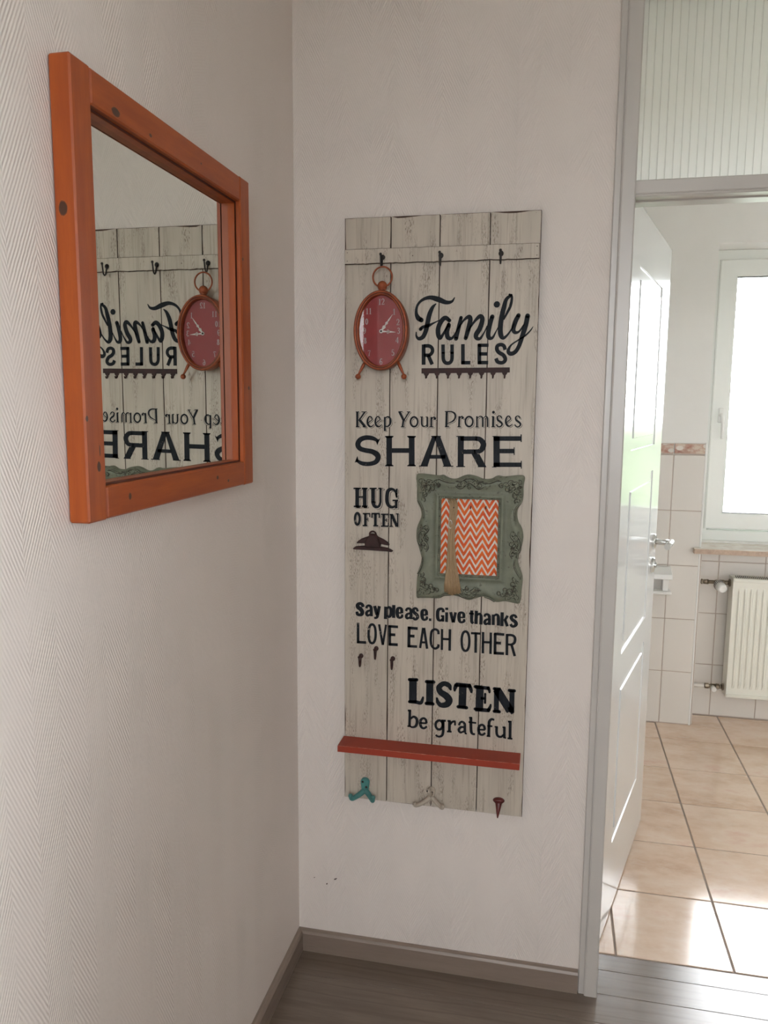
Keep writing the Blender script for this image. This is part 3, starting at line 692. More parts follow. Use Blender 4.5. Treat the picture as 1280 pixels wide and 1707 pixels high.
b = MB(); b.box(sx(4), sx(466), -.009, -.0016, sz(60), sz(1440)); b.build('backing_board', M['darkwood'], sroot, sroot)
# top batten with a ragged lower edge
def ragged(x0, x1, z0, z1, nx=70):
    bot = []; top = []
    for i in range(nx+1):
        x = x0+(x1-x0)*i/nx; bot.append((x, z0+1.6*noise.noise(Vector((x*.03, 3, 1)))+1.0*noise.noise(Vector((x*.12, 8, 1))))); top.append((x, z1+.7*noise.noise(Vector((x*.05, 5, 2)))))
    return bot+top[::-1]
rp_ = ragged(1.5, 469, 1386.5, 1421.5)
b = MB(); P_i = [(x+(.8 if x < 3 else -.8 if x > 467 else 0), z+(.9 if z < 1400 else -.9)) for x, z in rp_]
b.loops([[(sx(x), YF, sz(z)) for x, z in rp_], [(sx(x), YF-.0070, sz(z)) for x, z in rp_], [(sx(x), YF-.0082, sz(z)) for x, z in P_i]], mis=[1, 1, 1], cap0=True)
base = len(b.v); b.v += [(sx(x), YF-.0082, sz(z)) for x, z in P_i]; b.face([base+i for i in range(len(P_i))], 0)
batten = b.build('hook_batten', [M['cream'], M['darkwood']], sroot, sroot)
for (x, z) in ((8, 1394), (8, 1414), (463, 1394), (463, 1414), (170, 1402)):
    b = MB(); b.ball((sx(x), YF-.0082, sz(z)), .0011, n=8, m=5); b.build('nail_head', M['iron'], batten, sroot)
def j_hook(x, z, y, s=1.0, mat='blackiron', name='hook'):
    b = MB(); X = sx(x); Z = sz(z)
    n = 20
    b.loops([[(X+.0060*s*k_*cos(t), y-d, Z+.0065*s*k_*sin(t)) for t in [2*pi*k/n for k in range(n)]] for k_, d in ((1, 0), (1, .0015), (.8, .003), (.3, .0036))], cap0=True, cap1=True, smooth=True)
    path = catmull([(X, y-.002, Z), (X, y-.0042*s, Z-.009*s), (X, y-.008*s, Z-.0205*s), (X, y-.0135*s, Z-.0245*s), (X, y-.019*s, Z-.0195*s), (X, y-.0215*s, Z-.008*s), (X, y-.0235*s, Z+.0015*s)], 6)
    b.tube(path, [.0020*s]*len(path), 10); b.ball((X, y-.0238*s, Z+.0035*s), .0034*s, n=12, m=8)
    return b.build(name, M[mat], sroot, sroot)
for x in (96.5, 238.5, 380.5): j_hook(x, 1400, YF-.0082)
for (x, z) in ((44.5, 396.5), (85, 419.5), (129, 395.5)): j_hook(x, z, YF, 1.0, 'iron')
# lettering
LET = json.loads('''{"family":[["r",[[1921,12514,110],[1839,12569,115],[1791,12697,75],[1820,12862,60],[1932,12986,69],[2115,13043,94],[2316,12998,128],[2518,12921,98],[2654,12938,64],[2720,13026,24]]],["r",[[2268,12890,30],[2189,12807,84],[2116,12638,114],[2074,12443,114],[2031,12248,110],[1964,12114,105],[1866,12073,85],[1804,12133,50],[1798,12226,30]]],["r",[[1903,12299,85],[1961,12347,75],[2100,12382,75],[2250,12453,35],[2375,12507,25]]],["r",[[2605,12496,89],[2504,12558,108],[2406,12475,114],[2338,12318,114],[2341,12159,114],[2387,12085,94],[2456,12170,64],[2541,12327,49],[2589,12424,49]]],["r",[[2592,12387,104],[2551,12217,109],[2578,12095,109],[2671,12075,69],[2756,12191,34],[2852,12384,29]]],["r",[[2885,12557,83],[2840,12359,98],[2773,12064,99]]],["r",[[2829,12299,29],[2949,12491,49],[3071,12574,98],[3109,12501,112],[3065,12284,113],[3007,12073,93]]],["r",[[3053,12236,34],[3209,12463,59],[3337,12581,102],[3397,12508,112],[3343,12304,117],[3258,12160,117],[3267,12076,98],[3354,12063,68],[3449,12207,34],[3514,12350,29]]],["r",[[3630,12569,102],[3579,12398,112],[3543,12181,112],[3567,12080,102],[3648,12079,63],[3730,12227,29],[3799,12370,19]]],["d",[[3730,12850,75]]],["r",[[4063,13057,62],[3952,12964,86],[3897,12775,110],[3844,12513,116],[3826,12274,121],[3847,12130,116],[3905,12069,82],[4000,12140,48],[4104,12294,34],[4149,12413,29]]],["r",[[4022,13069,53],[4079,13009,57],[4053,12820,67],[3985,12666,58],[3904,12513,48]]],["r",[[4245,12588,100],[4173,12437,110],[4134,12270,101],[4180,12193,82],[4276,12221,48],[4379,12374,34]]],["r",[[4457,12575,110],[4420,12362,115],[4351,12124,110],[4281,11885,96],[4193,11741,97],[4085,11699,102],[4027,11767,82],[4092,11899,44],[4234,12001,34],[4423,12123,38],[4539,12241,33],[4592,12324,14]]]],"rules":[["l",[[1985,11934,95],[1992,11447,96]]],["c",[[1985,11897,88],[2120,11896,87],[2194,11841,87],[2201,11755,87],[2136,11682,83],[1996,11677,83]]],["l",[[2098,11682,90],[2203,11454,90]]],["l",[[2460,11930,87],[2467,11704,87]]],["c",[[2466,11753,87],[2474,11581,87],[2518,11502,87],[2577,11482,87],[2644,11502,87],[2683,11580,87],[2685,11752,87]]],["l",[[2681,11928,87],[2685,11703,87]]],["l",[[2943,11933,89],[2953,11456,89]]],["l",[[2920,11493,87],[3132,11492,86]]],["l",[[3337,11937,88],[3349,11455,89]]],["l",[[3308,11903,81],[3559,11901,81]]],["l",[[3338,11699,81],[3530,11697,81]]],["l",[[3318,11494,86],[3560,11493,86]]],["c",[[3956,11791,87],[3922,11883,87],[3848,11913,85],[3771,11884,88],[3761,11798,93],[3816,11725,93],[3916,11666,92],[3965,11574,93],[3932,11506,88],[3860,11487,85],[3781,11514,88],[3742,11592,88]]]],"keep":[["l",[[326,10295,59],[327,9912,60]]],["l",[[287,10289,23],[374,10290,23]]],["l",[[288,9917,23],[385,9918,23]]],["l",[[519,10288,41],[365,10072,41]]],["l",[[432,10291,20],[567,10292,20]]],["l",[[384,10091,64],[526,9924,64]]],["l",[[462,9919,20],[569,9921,20]]],["l",[[597,10009,23],[713,10103,23]]],["c",[[713,10098,28],[683,10165,32],[633,10172,32],[595,10102,46],[592,10009,50],[633,9940,46],[694,9930,32],[758,9983,18]]],["l",[[800,10011,23],[914,10106,23]]],["c",[[914,10100,28],[885,10167,31],[835,10174,31],[797,10104,46],[794,10011,50],[835,9943,46],[896,9932,31],[959,9985,18]]],["l",[[1032,10172,49],[1035,9837,50]]],["c",[[1038,10144,28],[1105,10176,36],[1162,10145,46],[1182,10062,49],[1154,9978,46],[1088,9931,31],[1046,9953,23]]],["l",[[1012,9828,23],[1073,9842,23]]]],"your":[["l",[[1399,10305,59],[1514,10085,59]]],["l",[[1644,10298,31],[1514,10085,31]]],["l",[[1505,10099,49],[1484,9936,49]]],["l",[[1374,10305,20],[1480,10306,20]]],["l",[[1588,10301,20],[1676,10302,20]]],["l",[[1440,9932,20],[1535,9933,20]]],["o",[[1864,10061,44],[1861,10030,44],[1852,10002,44],[1838,9977,44],[1820,9958,44],[1798,9946,44],[1775,9942,44],[1751,9945,44],[1729,9957,44],[1710,9976,44],[1696,10000,44],[1686,10028,44],[1683,10059,44],[1686,10089,44],[1694,10118,44],[1708,10142,44],[1727,10161,44],[1748,10173,44],[1772,10178,44],[1795,10174,44],[1817,10162,44],[1836,10144,44],[1851,10120,44],[1860,10091,44]]],["c",[[1965,10181,44],[1967,10016,44],[1996,9957,36],[2053,9953,26],[2099,10003,18]]],["l",[[2102,10183,44],[2105,9935,44]]],["l",[[1922,10181,20],[1993,10182,20]]],["l",[[2059,10182,20],[2109,10183,20]]],["l",[[2202,10184,44],[2202,9936,44]]],["c",[[2209,10120,22],[2245,10172,26],[2292,10181,31]]],["d",[[2292,10145,34]]],["l",[[2156,9939,20],[2258,9941,20]]]],"promises":[["l",[[2582,10315,58],[2578,9950,58]]],["l",[[2534,10319,22],[2641,10319,22]]],["c",[[2595,10315,26],[2696,10316,31],[2775,10272,44],[2795,10181,48],[2747,10098,40],[2646,10042,22],[2600,10020,18]]],["l",[[2541,9946,22],[2648,9947,22]]],["l",[[2892,10209,48],[2888,9951,48]]],["c",[[2902,10155,22],[2938,10200,26],[2974,10206,26]]],["d",[[2975,10170,31]]],["l",[[2847,9948,19],[2939,9949,19]]],["o",[[3224,10082,43],[3221,10051,43],[3213,10022,43],[3199,9997,43],[3180,9978,43],[3159,9965,43],[3135,9961,43],[3111,9965,43],[3089,9977,43],[3070,9995,43],[3054,10020,43],[3045,10049,43],[3041,10080,43],[3043,10111,43],[3052,10140,43],[3066,10165,43],[3084,10184,43],[3106,10196,43],[3130,10201,43],[3153,10197,43],[3176,10185,43],[3195,10166,43],[3210,10142,43],[3220,10113,43]]],["l",[[3321,10213,40],[3327,9951,40]]],["c",[[3340,10168,18],[3393,10211,26],[3448,10188,35],[3463,10124,40],[3467,9953,40]]],["c",[[3476,10161,17],[3529,10210,26],[3566,10189,35],[3580,10126,40],[3585,9954,40]]],["l",[[3287,9950,18],[3367,9951,18]]],["l",[[3715,10208,52],[3716,9961,52]]],["d",[[3716,10311,35]]],["l",[[3674,10208,19],[3728,10209,19]]],["l",[[3671,9959,19],[3769,9960,19]]],["c",[[3918,10162,26],[3899,10210,30],[3854,10226,26],[3813,10191,38],[3829,10125,48],[3888,10084,48],[3931,10031,43],[3902,9976,35],[3843,9966,30],[3789,10020,30]]],["l",[[4029,10061,22],[4133,10152,22]]],["c",[[4133,10146,25],[4105,10211,30],[4058,10217,30],[4024,10150,43],[4023,10061,47],[4063,9994,43],[4120,9984,30],[4178,10035,17]]],["c",[[4356,10163,25],[4336,10211,30],[4292,10227,25],[4252,10192,38],[4268,10126,47],[4326,10086,47],[4369,10032,43],[4340,9978,35],[4281,9969,30],[4228,10022,30]]]],"share":[["c",[[864,9554,65],[802,9606,87],[686,9645,110],[531,9647,118],[396,9588,126],[341,9474,134],[396,9377,123],[533,9332,119],[707,9304,126],[833,9235,145],[867,9150,137],[806,9045,119],[651,8993,107],[476,8996,104],[358,9045,81],[303,9101,58]]],["p",[[921,9640,0],[842,9464,0],[806,9572,0]]],["p",[[257,9018,0],[335,9190,0],[368,9036,0]]],["l",[[1147,9699,144],[1154,8950,145]]],["l",[[1717,9708,146],[1727,8963,147]]],["l",[[1042,9688,26],[1256,9692,26]]],["l",[[1048,8953,27],[1263,8958,27]]],["l",[[1604,9697,26],[1821,9700,26]]],["l",[[1612,8966,26],[1831,8971,26]]],["l",[[1217,9340,117],[1655,9348,117]]],["p",[[1042,9677,0],[1256,9680,0],[1220,9654,0],[1075,9651,0]]],["p",[[1048,8960,0],[1263,8965,0],[1226,8991,0],[1080,8987,0]]],["p",[[1604,9686,0],[1821,9689,0],[1790,9663,0],[1644,9660,0]]],["p",[[1612,8973,0],[1831,8979,0],[1798,9004,0],[1652,9001,0]]],["p",[[2234,9716,0],[2346,9718,0],[2127,8967,0],[1944,8962,0]]],["l",[[2206,9706,26],[2448,9710,26]]],["p",[[2271,9716,0],[2426,9719,0],[2722,8981,0],[2536,8976,0]]],["l",[[2176,9202,93],[2569,9211,93]]],["l",[[1907,8967,24],[2133,8973,24]]],["l",[[2513,8976,24],[2768,8982,24]]],["l",[[2938,9717,147],[2950,8979,148]]],["l",[[2828,9716,22],[3021,9719,22]]],["l",[[2839,8976,22],[3059,8981,22]]],["l",[[2930,9666,110],[3333,9673,109]]],["c",[[3297,9672,109],[3407,9652,120],[3493,9544,138],[3458,9416,128],[3377,9359,113],[3268,9350,114]]],["l",[[3011,9345,114],[3304,9351,113]]],["p",[[3205,9301,0],[3397,9305,0],[3578,8986,0],[3386,8982,0]]],["l",[[3368,8983,18],[3578,8986,18]]],["l",[[3807,9731,152],[3827,8994,153]]],["l",[[3704,9729,18],[3804,9731,18]]],["l",[[3715,8986,18],[3823,8988,18]]],["l",[[3733,9679,112],[4388,9689,111]]],["l",[[3885,9378,109],[4236,9385,108]]],["l",[[3749,9042,109],[4416,9057,108]]],["l",[[4392,9789,29],[4398,9605,29]]],["l",[[4235,9476,23],[4241,9289,23]]],["l",[[4415,9153,25],[4421,8962,25]]]],"hug":[["l",[[329,8377,99],[330,7880,100]]],["l",[[524,8383,99],[526,7887,99]]],["l",[[230,8357,38],[427,8363,38]]],["l",[[446,8363,38],[600,8368,38]]],["l",[[237,7898,42],[433,7905,42]]],["l",[[448,7906,42],[599,7911,42]]],["l",[[366,8141,45],[484,8145,45]]],["l",[[742,8375,99],[744,8016,99]]],["c",[[744,8045,99],[749,8002,99],[778,7931,89],[837,7902,70],[902,7933,64],[935,8023,57],[938,8066,57]]],["l",[[936,8381,57],[938,8052,57]]],["l",[[651,8369,38],[837,8375,38]]],["l",[[878,8376,38],[1006,8380,38]]],["c",[[1346,8179,41],[1328,8293,54],[1277,8351,66],[1200,8367,79],[1128,8315,95],[1104,8171,98],[1113,8029,98],[1164,7937,82],[1244,7912,69],[1317,7943,54]]],["l",[[1341,8086,69],[1343,7886,69]]],["l",[[1246,8083,41],[1390,8088,41]]],["l",[[1353,8386,47],[1355,8154,47]]]],"often":[["o",[[397,7582,66],[395,7544,66],[389,7508,66],[379,7477,66],[367,7453,66],[352,7438,66],[336,7432,66],[319,7436,66],[304,7451,66],[291,7474,66],[281,7504,66],[275,7539,66],[273,7578,66],[275,7616,66],[281,7652,66],[291,7683,66],[304,7707,66],[319,7722,66],[335,7728,66],[351,7724,66],[366,7709,66],[379,7686,66],[389,7656,66],[395,7621,66]]],["l",[[544,7736,68],[546,7410,68]]],["l",[[474,7719,36],[669,7726,36]]],["l",[[659,7728,29],[660,7639,29]]],["l",[[560,7577,29],[604,7579,29]]],["l",[[604,7625,20],[604,7535,20]]],["l",[[475,7411,36],[597,7416,36]]],["l",[[806,7745,72],[808,7413,72]]],["l",[[703,7727,43],[918,7735,43]]],["l",[[721,7728,36],[721,7619,36]]],["l",[[908,7734,36],[909,7626,36]]],["l",[[752,7418,36],[881,7423,36]]],["l",[[1021,7731,68],[1023,7414,68]]],["l",[[952,7719,36],[1156,7726,36]]],["l",[[1029,7573,29],[1102,7576,29]]],["l",[[1099,7626,19],[1099,7528,19]]],["l",[[950,7416,36],[1154,7424,36]]],["l",[[1144,7726,26],[1145,7628,26]]],["l",[[1143,7506,29],[1144,7412,29]]],["l",[[1214,7731,39],[1217,7415,39]]],["l",[[1224,7729,77],[1368,7424,77]]],["l",[[1384,7745,36],[1387,7414,36]]],["l",[[1171,7722,32],[1246,7725,32]]],["l",[[1340,7743,29],[1410,7746,29]]],["l",[[1173,7420,29],[1263,7424,29]]]],"please":[["c",[[496,5278,87],[470,5342,87],[410,5367,78],[354,5329,101],[354,5269,106],[420,5224,115],[470,5157,110],[459,5090,101],[401,5062,78],[344,5083,87],[330,5148,74]]],["l",[[709,5242,83],[714,5047,83]]],["c",[[580,5250,64],[600,5305,64],[649,5326,64],[699,5297,78],[712,5232,83]]],["c",[[690,5205,46],[614,5172,64],[584,5114,78],[611,5062,64],[686,5091,46]]],["l",[[798,5327,86],[865,5093,87]]],["c",[[927,5331,82],[885,5114,83],[860,5028,69],[790,5004,55]]]],"please2":[["l",[[1095,5326,86],[1088,4998,86]]],["c",[[1115,5283,54],[1180,5315,68],[1232,5255,86],[1229,5136,86],[1186,5064,68],[1123,5085,46]]],["l",[[1304,5382,86],[1301,5042,86]]],["l",[[1421,5184,40],[1509,5184,40]]],["c",[[1515,5178,82],[1508,5282,77],[1459,5317,59],[1405,5276,86],[1396,5167,91],[1418,5079,77],[1466,5056,59],[1520,5092,68],[1525,5151,54]]],["l",[[1753,5233,80],[1759,5040,82]]],["c",[[1626,5241,63],[1645,5295,63],[1694,5316,63],[1743,5287,77],[1755,5223,80]]],["c",[[1734,5196,45],[1660,5164,63],[1632,5107,77],[1658,5055,63],[1731,5084,45]]],["l",[[2065,5172,40],[2152,5172,40]]],["c",[[2157,5167,80],[2150,5270,76],[2101,5304,59],[2048,5264,85],[2040,5155,90],[2062,5068,76],[2109,5045,59],[2163,5080,67],[2168,5140,54]]],["c",[[1928,5250,68],[1904,5313,63],[1855,5330,63],[1815,5288,80],[1835,5224,85],[1900,5169,90],[1930,5112,85],[1895,5051,68],[1849,5042,63],[1809,5091,72]]],["p",[[2220,5092,0],[2282,5090,0],[2283,5024,0],[2221,5023,0]]]],"give":[["c",[[2583,5272,76],[2574,5340,71],[2516,5360,67],[2452,5313,85],[2440,5185,90],[2459,5082,85],[2514,5053,57],[2576,5096,67]]],["l",[[2581,5174,67],[2581,5028,67]]],["l",[[2523,5171,45],[2613,5175,45]]],["l",[[2670,5278,76],[2673,5026,76]]],["l",[[2670,5399,76],[2671,5338,76]]],["l",[[2773,5290,75],[2839,5025,76]]],["l",[[2897,5292,70],[2849,5026,71]]],["l",[[3013,5170,40],[3108,5168,40]]],["c",[[3108,5160,75],[3101,5261,75],[3049,5296,57],[2994,5260,84],[2987,5152,89],[3008,5064,75],[3060,5044,57],[3112,5075,67],[3115,5131,53]]]],"thanks":[["c",[[3302,5367,79],[3308,5086,79],[3357,5041,62]]],["l",[[3238,5285,48],[3361,5283,48]]],["l",[[3419,5365,83],[3416,5021,84]]],["c",[[3433,5249,48],[3492,5290,61],[3534,5256,75],[3542,5169,83],[3540,5018,83]]],["l",[[3751,5202,78],[3752,5019,78]]],["c",[[3625,5223,61],[3642,5273,61],[3689,5291,61],[3736,5263,74],[3751,5202,78]]],["c",[[3733,5172,44],[3661,5142,61],[3634,5083,75],[3659,5038,61],[3730,5066,44]]],["l",[[3843,5295,78],[3847,5025,78]]],["c",[[3863,5264,48],[3918,5298,61],[3963,5265,74],[3973,5178,83],[3977,5021,83]]],["l",[[4061,5367,83],[4063,5011,83]]],["l",[[4200,5290,64],[4121,5150,66]]],["l",[[4133,5185,74],[4200,5016,74]]],["c",[[4412,5242,69],[4388,5294,64],[4332,5306,61],[4288,5257,82],[4313,5197,86],[4385,5148,91],[4413,5089,91],[4374,5032,69],[4313,5028,69],[4274,5079,74]]]],"love":[["l",[[361,4853,70],[363,4300,72]]],["l",[[332,4330,72],[578,4335,70]]],["o",[[831,4587,66],[828,4510,66],[820,4450,66],[807,4400,66],[789,4363,66],[767,4339,66],[738,4329,66],[710,4334,66],[687,4355,66],[669,4390,66],[655,4438,66],[646,4497,66],[643,4574,66],[645,4650,66],[653,4711,66],[667,4760,66],[685,4797,66],[707,4821,66],[736,4831,66],[764,4825,66],[787,4804,66],[805,4770,66],[819,4722,66],[827,4663,66]]],["l",[[921,4847,62],[1022,4303,62]]],["l",[[1105,4850,57],[1026,4304,57]]],["l",[[1202,4836,69],[1207,4301,70]]],["l",[[1179,4811,69],[1421,4811,69]]],["l",[[1204,4593,75],[1352,4595,74]]],["l",[[1183,4331,75],[1420,4337,75]]]],"each":[["l",[[1709,4841,78],[1710,4290,78]]],["l",[[1680,4805,74],[1934,4803,74]]],["l",[[1712,4593,74],[1855,4595,74]]],["l",[[1682,4320,69],[1925,4326,69]]],["l",[[2075,4832,61],[2003,4292,61]]],["l",[[2098,4834,65],[2184,4286,65]]],["l",[[2046,4448,56],[2156,4450,56]]],["c",[[2474,4690,64],[2457,4780,64],[2379,4814,61],[2303,4763,65],[2281,4653,65],[2276,4514,65],[2301,4378,65],[2383,4308,61],[2464,4354,65],[2478,4426,65]]],["l",[[2562,4834,59],[2565,4284,61]]],["l",[[2763,4840,68],[2764,4279,68]]],["l",[[2566,4575,59],[2764,4579,59]]]],"other":[["o",[[3260,4566,64],[3258,4489,64],[3251,4428,64],[3238,4378,64],[3220,4340,64],[3198,4316,64],[3168,4306,64],[3139,4311,64],[3115,4332,64],[3095,4367,64],[3080,4415,64],[3071,4475,64],[3066,4552,64],[3067,4629,64],[3075,4690,64],[3088,4740,64],[3106,4777,64],[3128,4801,64],[3158,4811,64],[3187,4805,64],[3211,4785,64],[3230,4750,64],[3245,4702,64],[3255,4642,64]]],["l",[[3419,4802,67],[3425,4274,68]]],["l",[[3297,4778,59],[3542,4781,59]]],["l",[[3601,4828,63],[3607,4274,64]]],["l",[[3794,4828,63],[3799,4273,63]]],["l",[[3607,4567,59],[3800,4570,58]]],["l",[[3901,4816,72],[3911,4268,72]]],["l",[[3879,4801,67],[4130,4799,67]]],["l",[[3913,4570,72],[4053,4569,72]]],["l",[[3882,4303,72],[4135,4307,72]]],["l",[[4198,4818,67],[4206,4271,67]]],["c",[[4195,4792,63],[4307,4796,63],[4378,4763,66],[4399,4687,70],[4377,4598,66],[4304,4554,58],[4212,4553,54]]],["l",[[4314,4555,67],[4404,4261,67]]]],"listen":[["l",[[1829,3441,202],[1830,2808,204]]],["r",[[1736,3428,88],[1927,3439,88]]],["r",[[1743,2831,82],[1916,2836,99],[2039,2827,94],[2087,2933,72],[2098,2979,55]]],["l",[[2270,3433,185],[2272,2810,186]]],["r",[[2183,3410,92],[2368,3416,92]]],["r",[[2186,2825,94],[2358,2826,92]]],["r",[[2807,3260,65],[2762,3357,130],[2628,3395,130],[2509,3285,141],[2552,3163,163],[2694,3075,185],[2776,2969,185],[2723,2851,163],[2578,2813,131],[2491,2881,103],[2458,2986,59]]],["l",[[3121,3425,194],[3115,2787,195]]],["l",[[2942,3397,113],[3325,3392,112]]],["r",[[2954,3385,108],[2920,3295,91],[2914,3237,59]]],["r",[[3289,3389,107],[3330,3293,91],[3341,3232,64]]],["r",[[3014,2810,92],[3225,2804,91]]],["l",[[3556,3399,193],[3552,2777,194]]],["l",[[3433,3381,96],[3801,3368,96]]],["r",[[3433,3381,80],[3575,3384,80]]],["r",[[3765,3375,90],[3795,3309,69],[3799,3264,53]]],["l",[[3582,3091,75],[3701,3092,75]]],["r",[[3693,3213,58],[3694,2977,58]]],["l",[[3446,2779,102],[3815,2784,101]]],["r",[[3446,2792,80],[3589,2788,80]]],["r",[[3791,2799,96],[3829,2890,69],[3838,2940,48]]],["l",[[3977,3374,128],[3984,2767,128]]],["l",[[3978,3361,212],[4341,2812,212]]],["l",[[4364,3370,127],[4370,2778,128]]],["r",[[3919,3369,85],[4036,3369,85]]],["r",[[4295,3359,85],[4418,3358,85]]],["r",[[3934,2775,86],[4059,2774,85]]],["p",[[4249,2903,0],[4422,2919,0],[4417,2770,0],[4362,2725,0]]]],"grateful":[["l",[[1758,2611,70],[1751,2150,71]]],["l",[[1701,2588,49],[1790,2596,49]]],["l",[[1696,2162,43],[1800,2160,43]]],["c",[[1773,2370,49],[1859,2434,65],[1936,2385,76],[1948,2271,76],[1900,2169,65],[1801,2147,49],[1763,2189,38]]],["l",[[2022,2279,49],[2207,2289,49]]],["c",[[2199,2288,65],[2178,2383,65],[2114,2417,59],[2045,2357,70],[2037,2242,76],[2078,2159,65],[2147,2150,59],[2210,2207,54]]]],"grateful2":[["o",[[2623,2283,65],[2621,2251,65],[2612,2221,65],[2598,2194,65],[2579,2173,65],[2557,2159,65],[2533,2152,65],[2509,2154,65],[2486,2164,65],[2466,2182,65],[2451,2205,65],[2442,2234,65],[2438,2265,65],[2440,2297,65],[2449,2327,65],[2464,2354,65],[2483,2375,65],[2505,2389,65],[2529,2396,65],[2553,2394,65],[2575,2384,65],[2595,2367,65],[2610,2343,65],[2620,2314,65]]],["l",[[2585,2401,54],[2702,2402,54]]],["c",[[2633,2401,70],[2637,2198,70],[2634,2083,70],[2604,1991,65],[2519,1957,54],[2440,1995,54]]],["l",[[2799,2417,75],[2797,2112,76]]],["l",[[2743,2406,49],[2828,2409,49]]],["l",[[2736,2119,49],[2858,2123,49]]],["c",[[2817,2317,49],[2877,2394,58],[2954,2411,58]]],["l",[[2939,2417,48],[2942,2299,49]]],["c",[[3041,2313,58],[3071,2387,58],[3130,2418,58],[3187,2365,69],[3194,2253,69],[3197,2126,69]]],["c",[[3181,2277,48],[3092,2268,64],[3041,2187,69],[3088,2126,58],[3172,2169,43]]],["l",[[3192,2113,43],[3250,2106,42]]],["c",[[3344,2557,75],[3348,2368,75],[3359,2193,75],[3394,2121,64],[3462,2115,53]]],["l",[[3287,2425,48],[3484,2419,48]]],["l",[[3296,2545,42],[3375,2552,42]]],["l",[[3535,2248,48],[3714,2258,48]]],["c",[[3707,2257,64],[3686,2351,64],[3623,2385,58],[3558,2326,69],[3551,2212,75],[3591,2130,64],[3658,2122,58],[3719,2178,53]]],["c",[[3940,2546,53],[3869,2556,63],[3816,2489,73],[3810,2363,73],[3809,2087,75]]],["l",[[3766,2371,48],[3897,2371,48]]],["l",[[3757,2099,42],[3850,2096,42]]],["c",[[4004,2369,68],[4008,2207,68],[4046,2123,63],[4125,2113,58],[4187,2179,42]]],["l",[[4198,2381,68],[4206,2081,68]]],["l",[[3952,2364,42],[4033,2365,42]]],["l",[[4151,2371,42],[4226,2373,42]]],["l",[[4206,2096,42],[4248,2090,42]]],["l",[[4341,2559,73],[4348,2085,73]]],["l",[[4283,2534,48],[4353,2540,46]]],["l",[[4286,2089,48],[4409,2087,48]]]]}''')
def ribbon(mb, P, kind, dx, dz, y):
    P = [Vector((a/10+dx, b_/10+dz, c_/10)) for a, b_, c_ in P]
    if kind == 'p':
        mb.loops([[(sx(p.x), y, sz(p.y)) for p in P]], cap1=True); return
    if kind == 'd':
        p = P[0]; mb.loops([[(sx(p.x+p.z*cos(t)), y, sz(p.y+p.z*sin(t))) for t in [2*pi*k/20 for k in range(20)]]], cap1=True); return
    if kind == 'o':
        P = P+[P[0]]; closed = True
        pts = []
        n = len(P)-1
        for i in range(n):
            a, b2, c, d = P[i-1 if i else n-1], P[i], P[i+1], P[(i+2) % n]
            for k in range(2):
                t = k/2; pts.append(.5*((2*b2)+(c-a)*t+(2*a-5*b2+4*c-d)*t*t+(3*b2-a-3*c+d)*t**3))
        pts.append(pts[0])
    else: pts = catmull(P, 7) if len(P) > 2 else P; closed = False
    Lf = []; Rt = []; n = len(pts)
    for i, p in enumerate(pts):
        if closed: t = pts[(i+1) % (n-1)]-pts[(i-1) % (n-1)]
        else: t = pts[min(i+1, n-1)]-pts[max(i-1, 0)]
        t = Vector((t.x, t.y)); t = t.normalized() if t.length > 0 else Vector((1, 0)); nn = Vector((-t.y, t.x)); w_ = p.z/2
        Lf.append((p.x+nn.x*w_, p.y+nn.y*w_)); Rt.append((p.x-nn.x*w_, p.y-nn.y*w_))
    for i in range(n-1):
        q_ = [Lf[i], Lf[i+1], Rt[i+1], Rt[i]]
        mb.add([(sx(a), y, sz(b2)) for a, b2 in q_], [(0, 1, 2, 3)])
    if kind == 'r':
        for p in (pts[0], pts[-1]): mb.loops([[(sx(p.x+p.z/2*cos(t)), y, sz(p.y+p.z/2*sin(t))) for t in [2*pi*k/16 for k in range(16)]]], cap1=True)
for nm, G_ in LET.items():
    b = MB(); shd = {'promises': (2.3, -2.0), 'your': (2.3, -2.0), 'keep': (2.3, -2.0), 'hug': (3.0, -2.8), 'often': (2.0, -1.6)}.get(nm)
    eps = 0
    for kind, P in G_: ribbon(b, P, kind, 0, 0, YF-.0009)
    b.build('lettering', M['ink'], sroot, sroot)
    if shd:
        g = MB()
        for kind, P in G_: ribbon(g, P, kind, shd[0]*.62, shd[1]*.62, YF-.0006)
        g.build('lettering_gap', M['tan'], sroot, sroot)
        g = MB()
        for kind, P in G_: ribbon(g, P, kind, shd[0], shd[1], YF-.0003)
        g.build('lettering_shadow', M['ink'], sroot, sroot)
# comb-shaped key rack
def teeth(x): return [(x-6.5, 0), (x-4.8, -4.0), (x-2.4, -6.5), (x-2.0, -11), (x+2.0, -11), (x+2.4, -6.5), (x+4.8, -4.0), (x+6.5, 0)]
tx = [206.3, 232.9, 260.0, 286.8, 313.7, 340.8, 368.2, 396.0]
poly = [(194.5, 1136.2), (194.6, 1123.8)]
for x in tx:
    zc = 1123.8+(x-194.5)*.0095
    poly += [(a, zc+c) for a, c in teeth(x)]
poly += [(407.9, 1125.8), (407.6, 1137.8)]
b = MB(); b.prism_xz([(sx(x), sz(z)) for x, z in poly], YF-.0035, YF)
for x in tx: b.tube([(sx(x), YF-.002, sz(1113.2)), (sx(x), YF-.009, sz(1112.5)), (sx(x), YF-.011, sz(1117))], .0016, 8)
b.build('comb_key_rack', M['iron'], sroot, sroot)
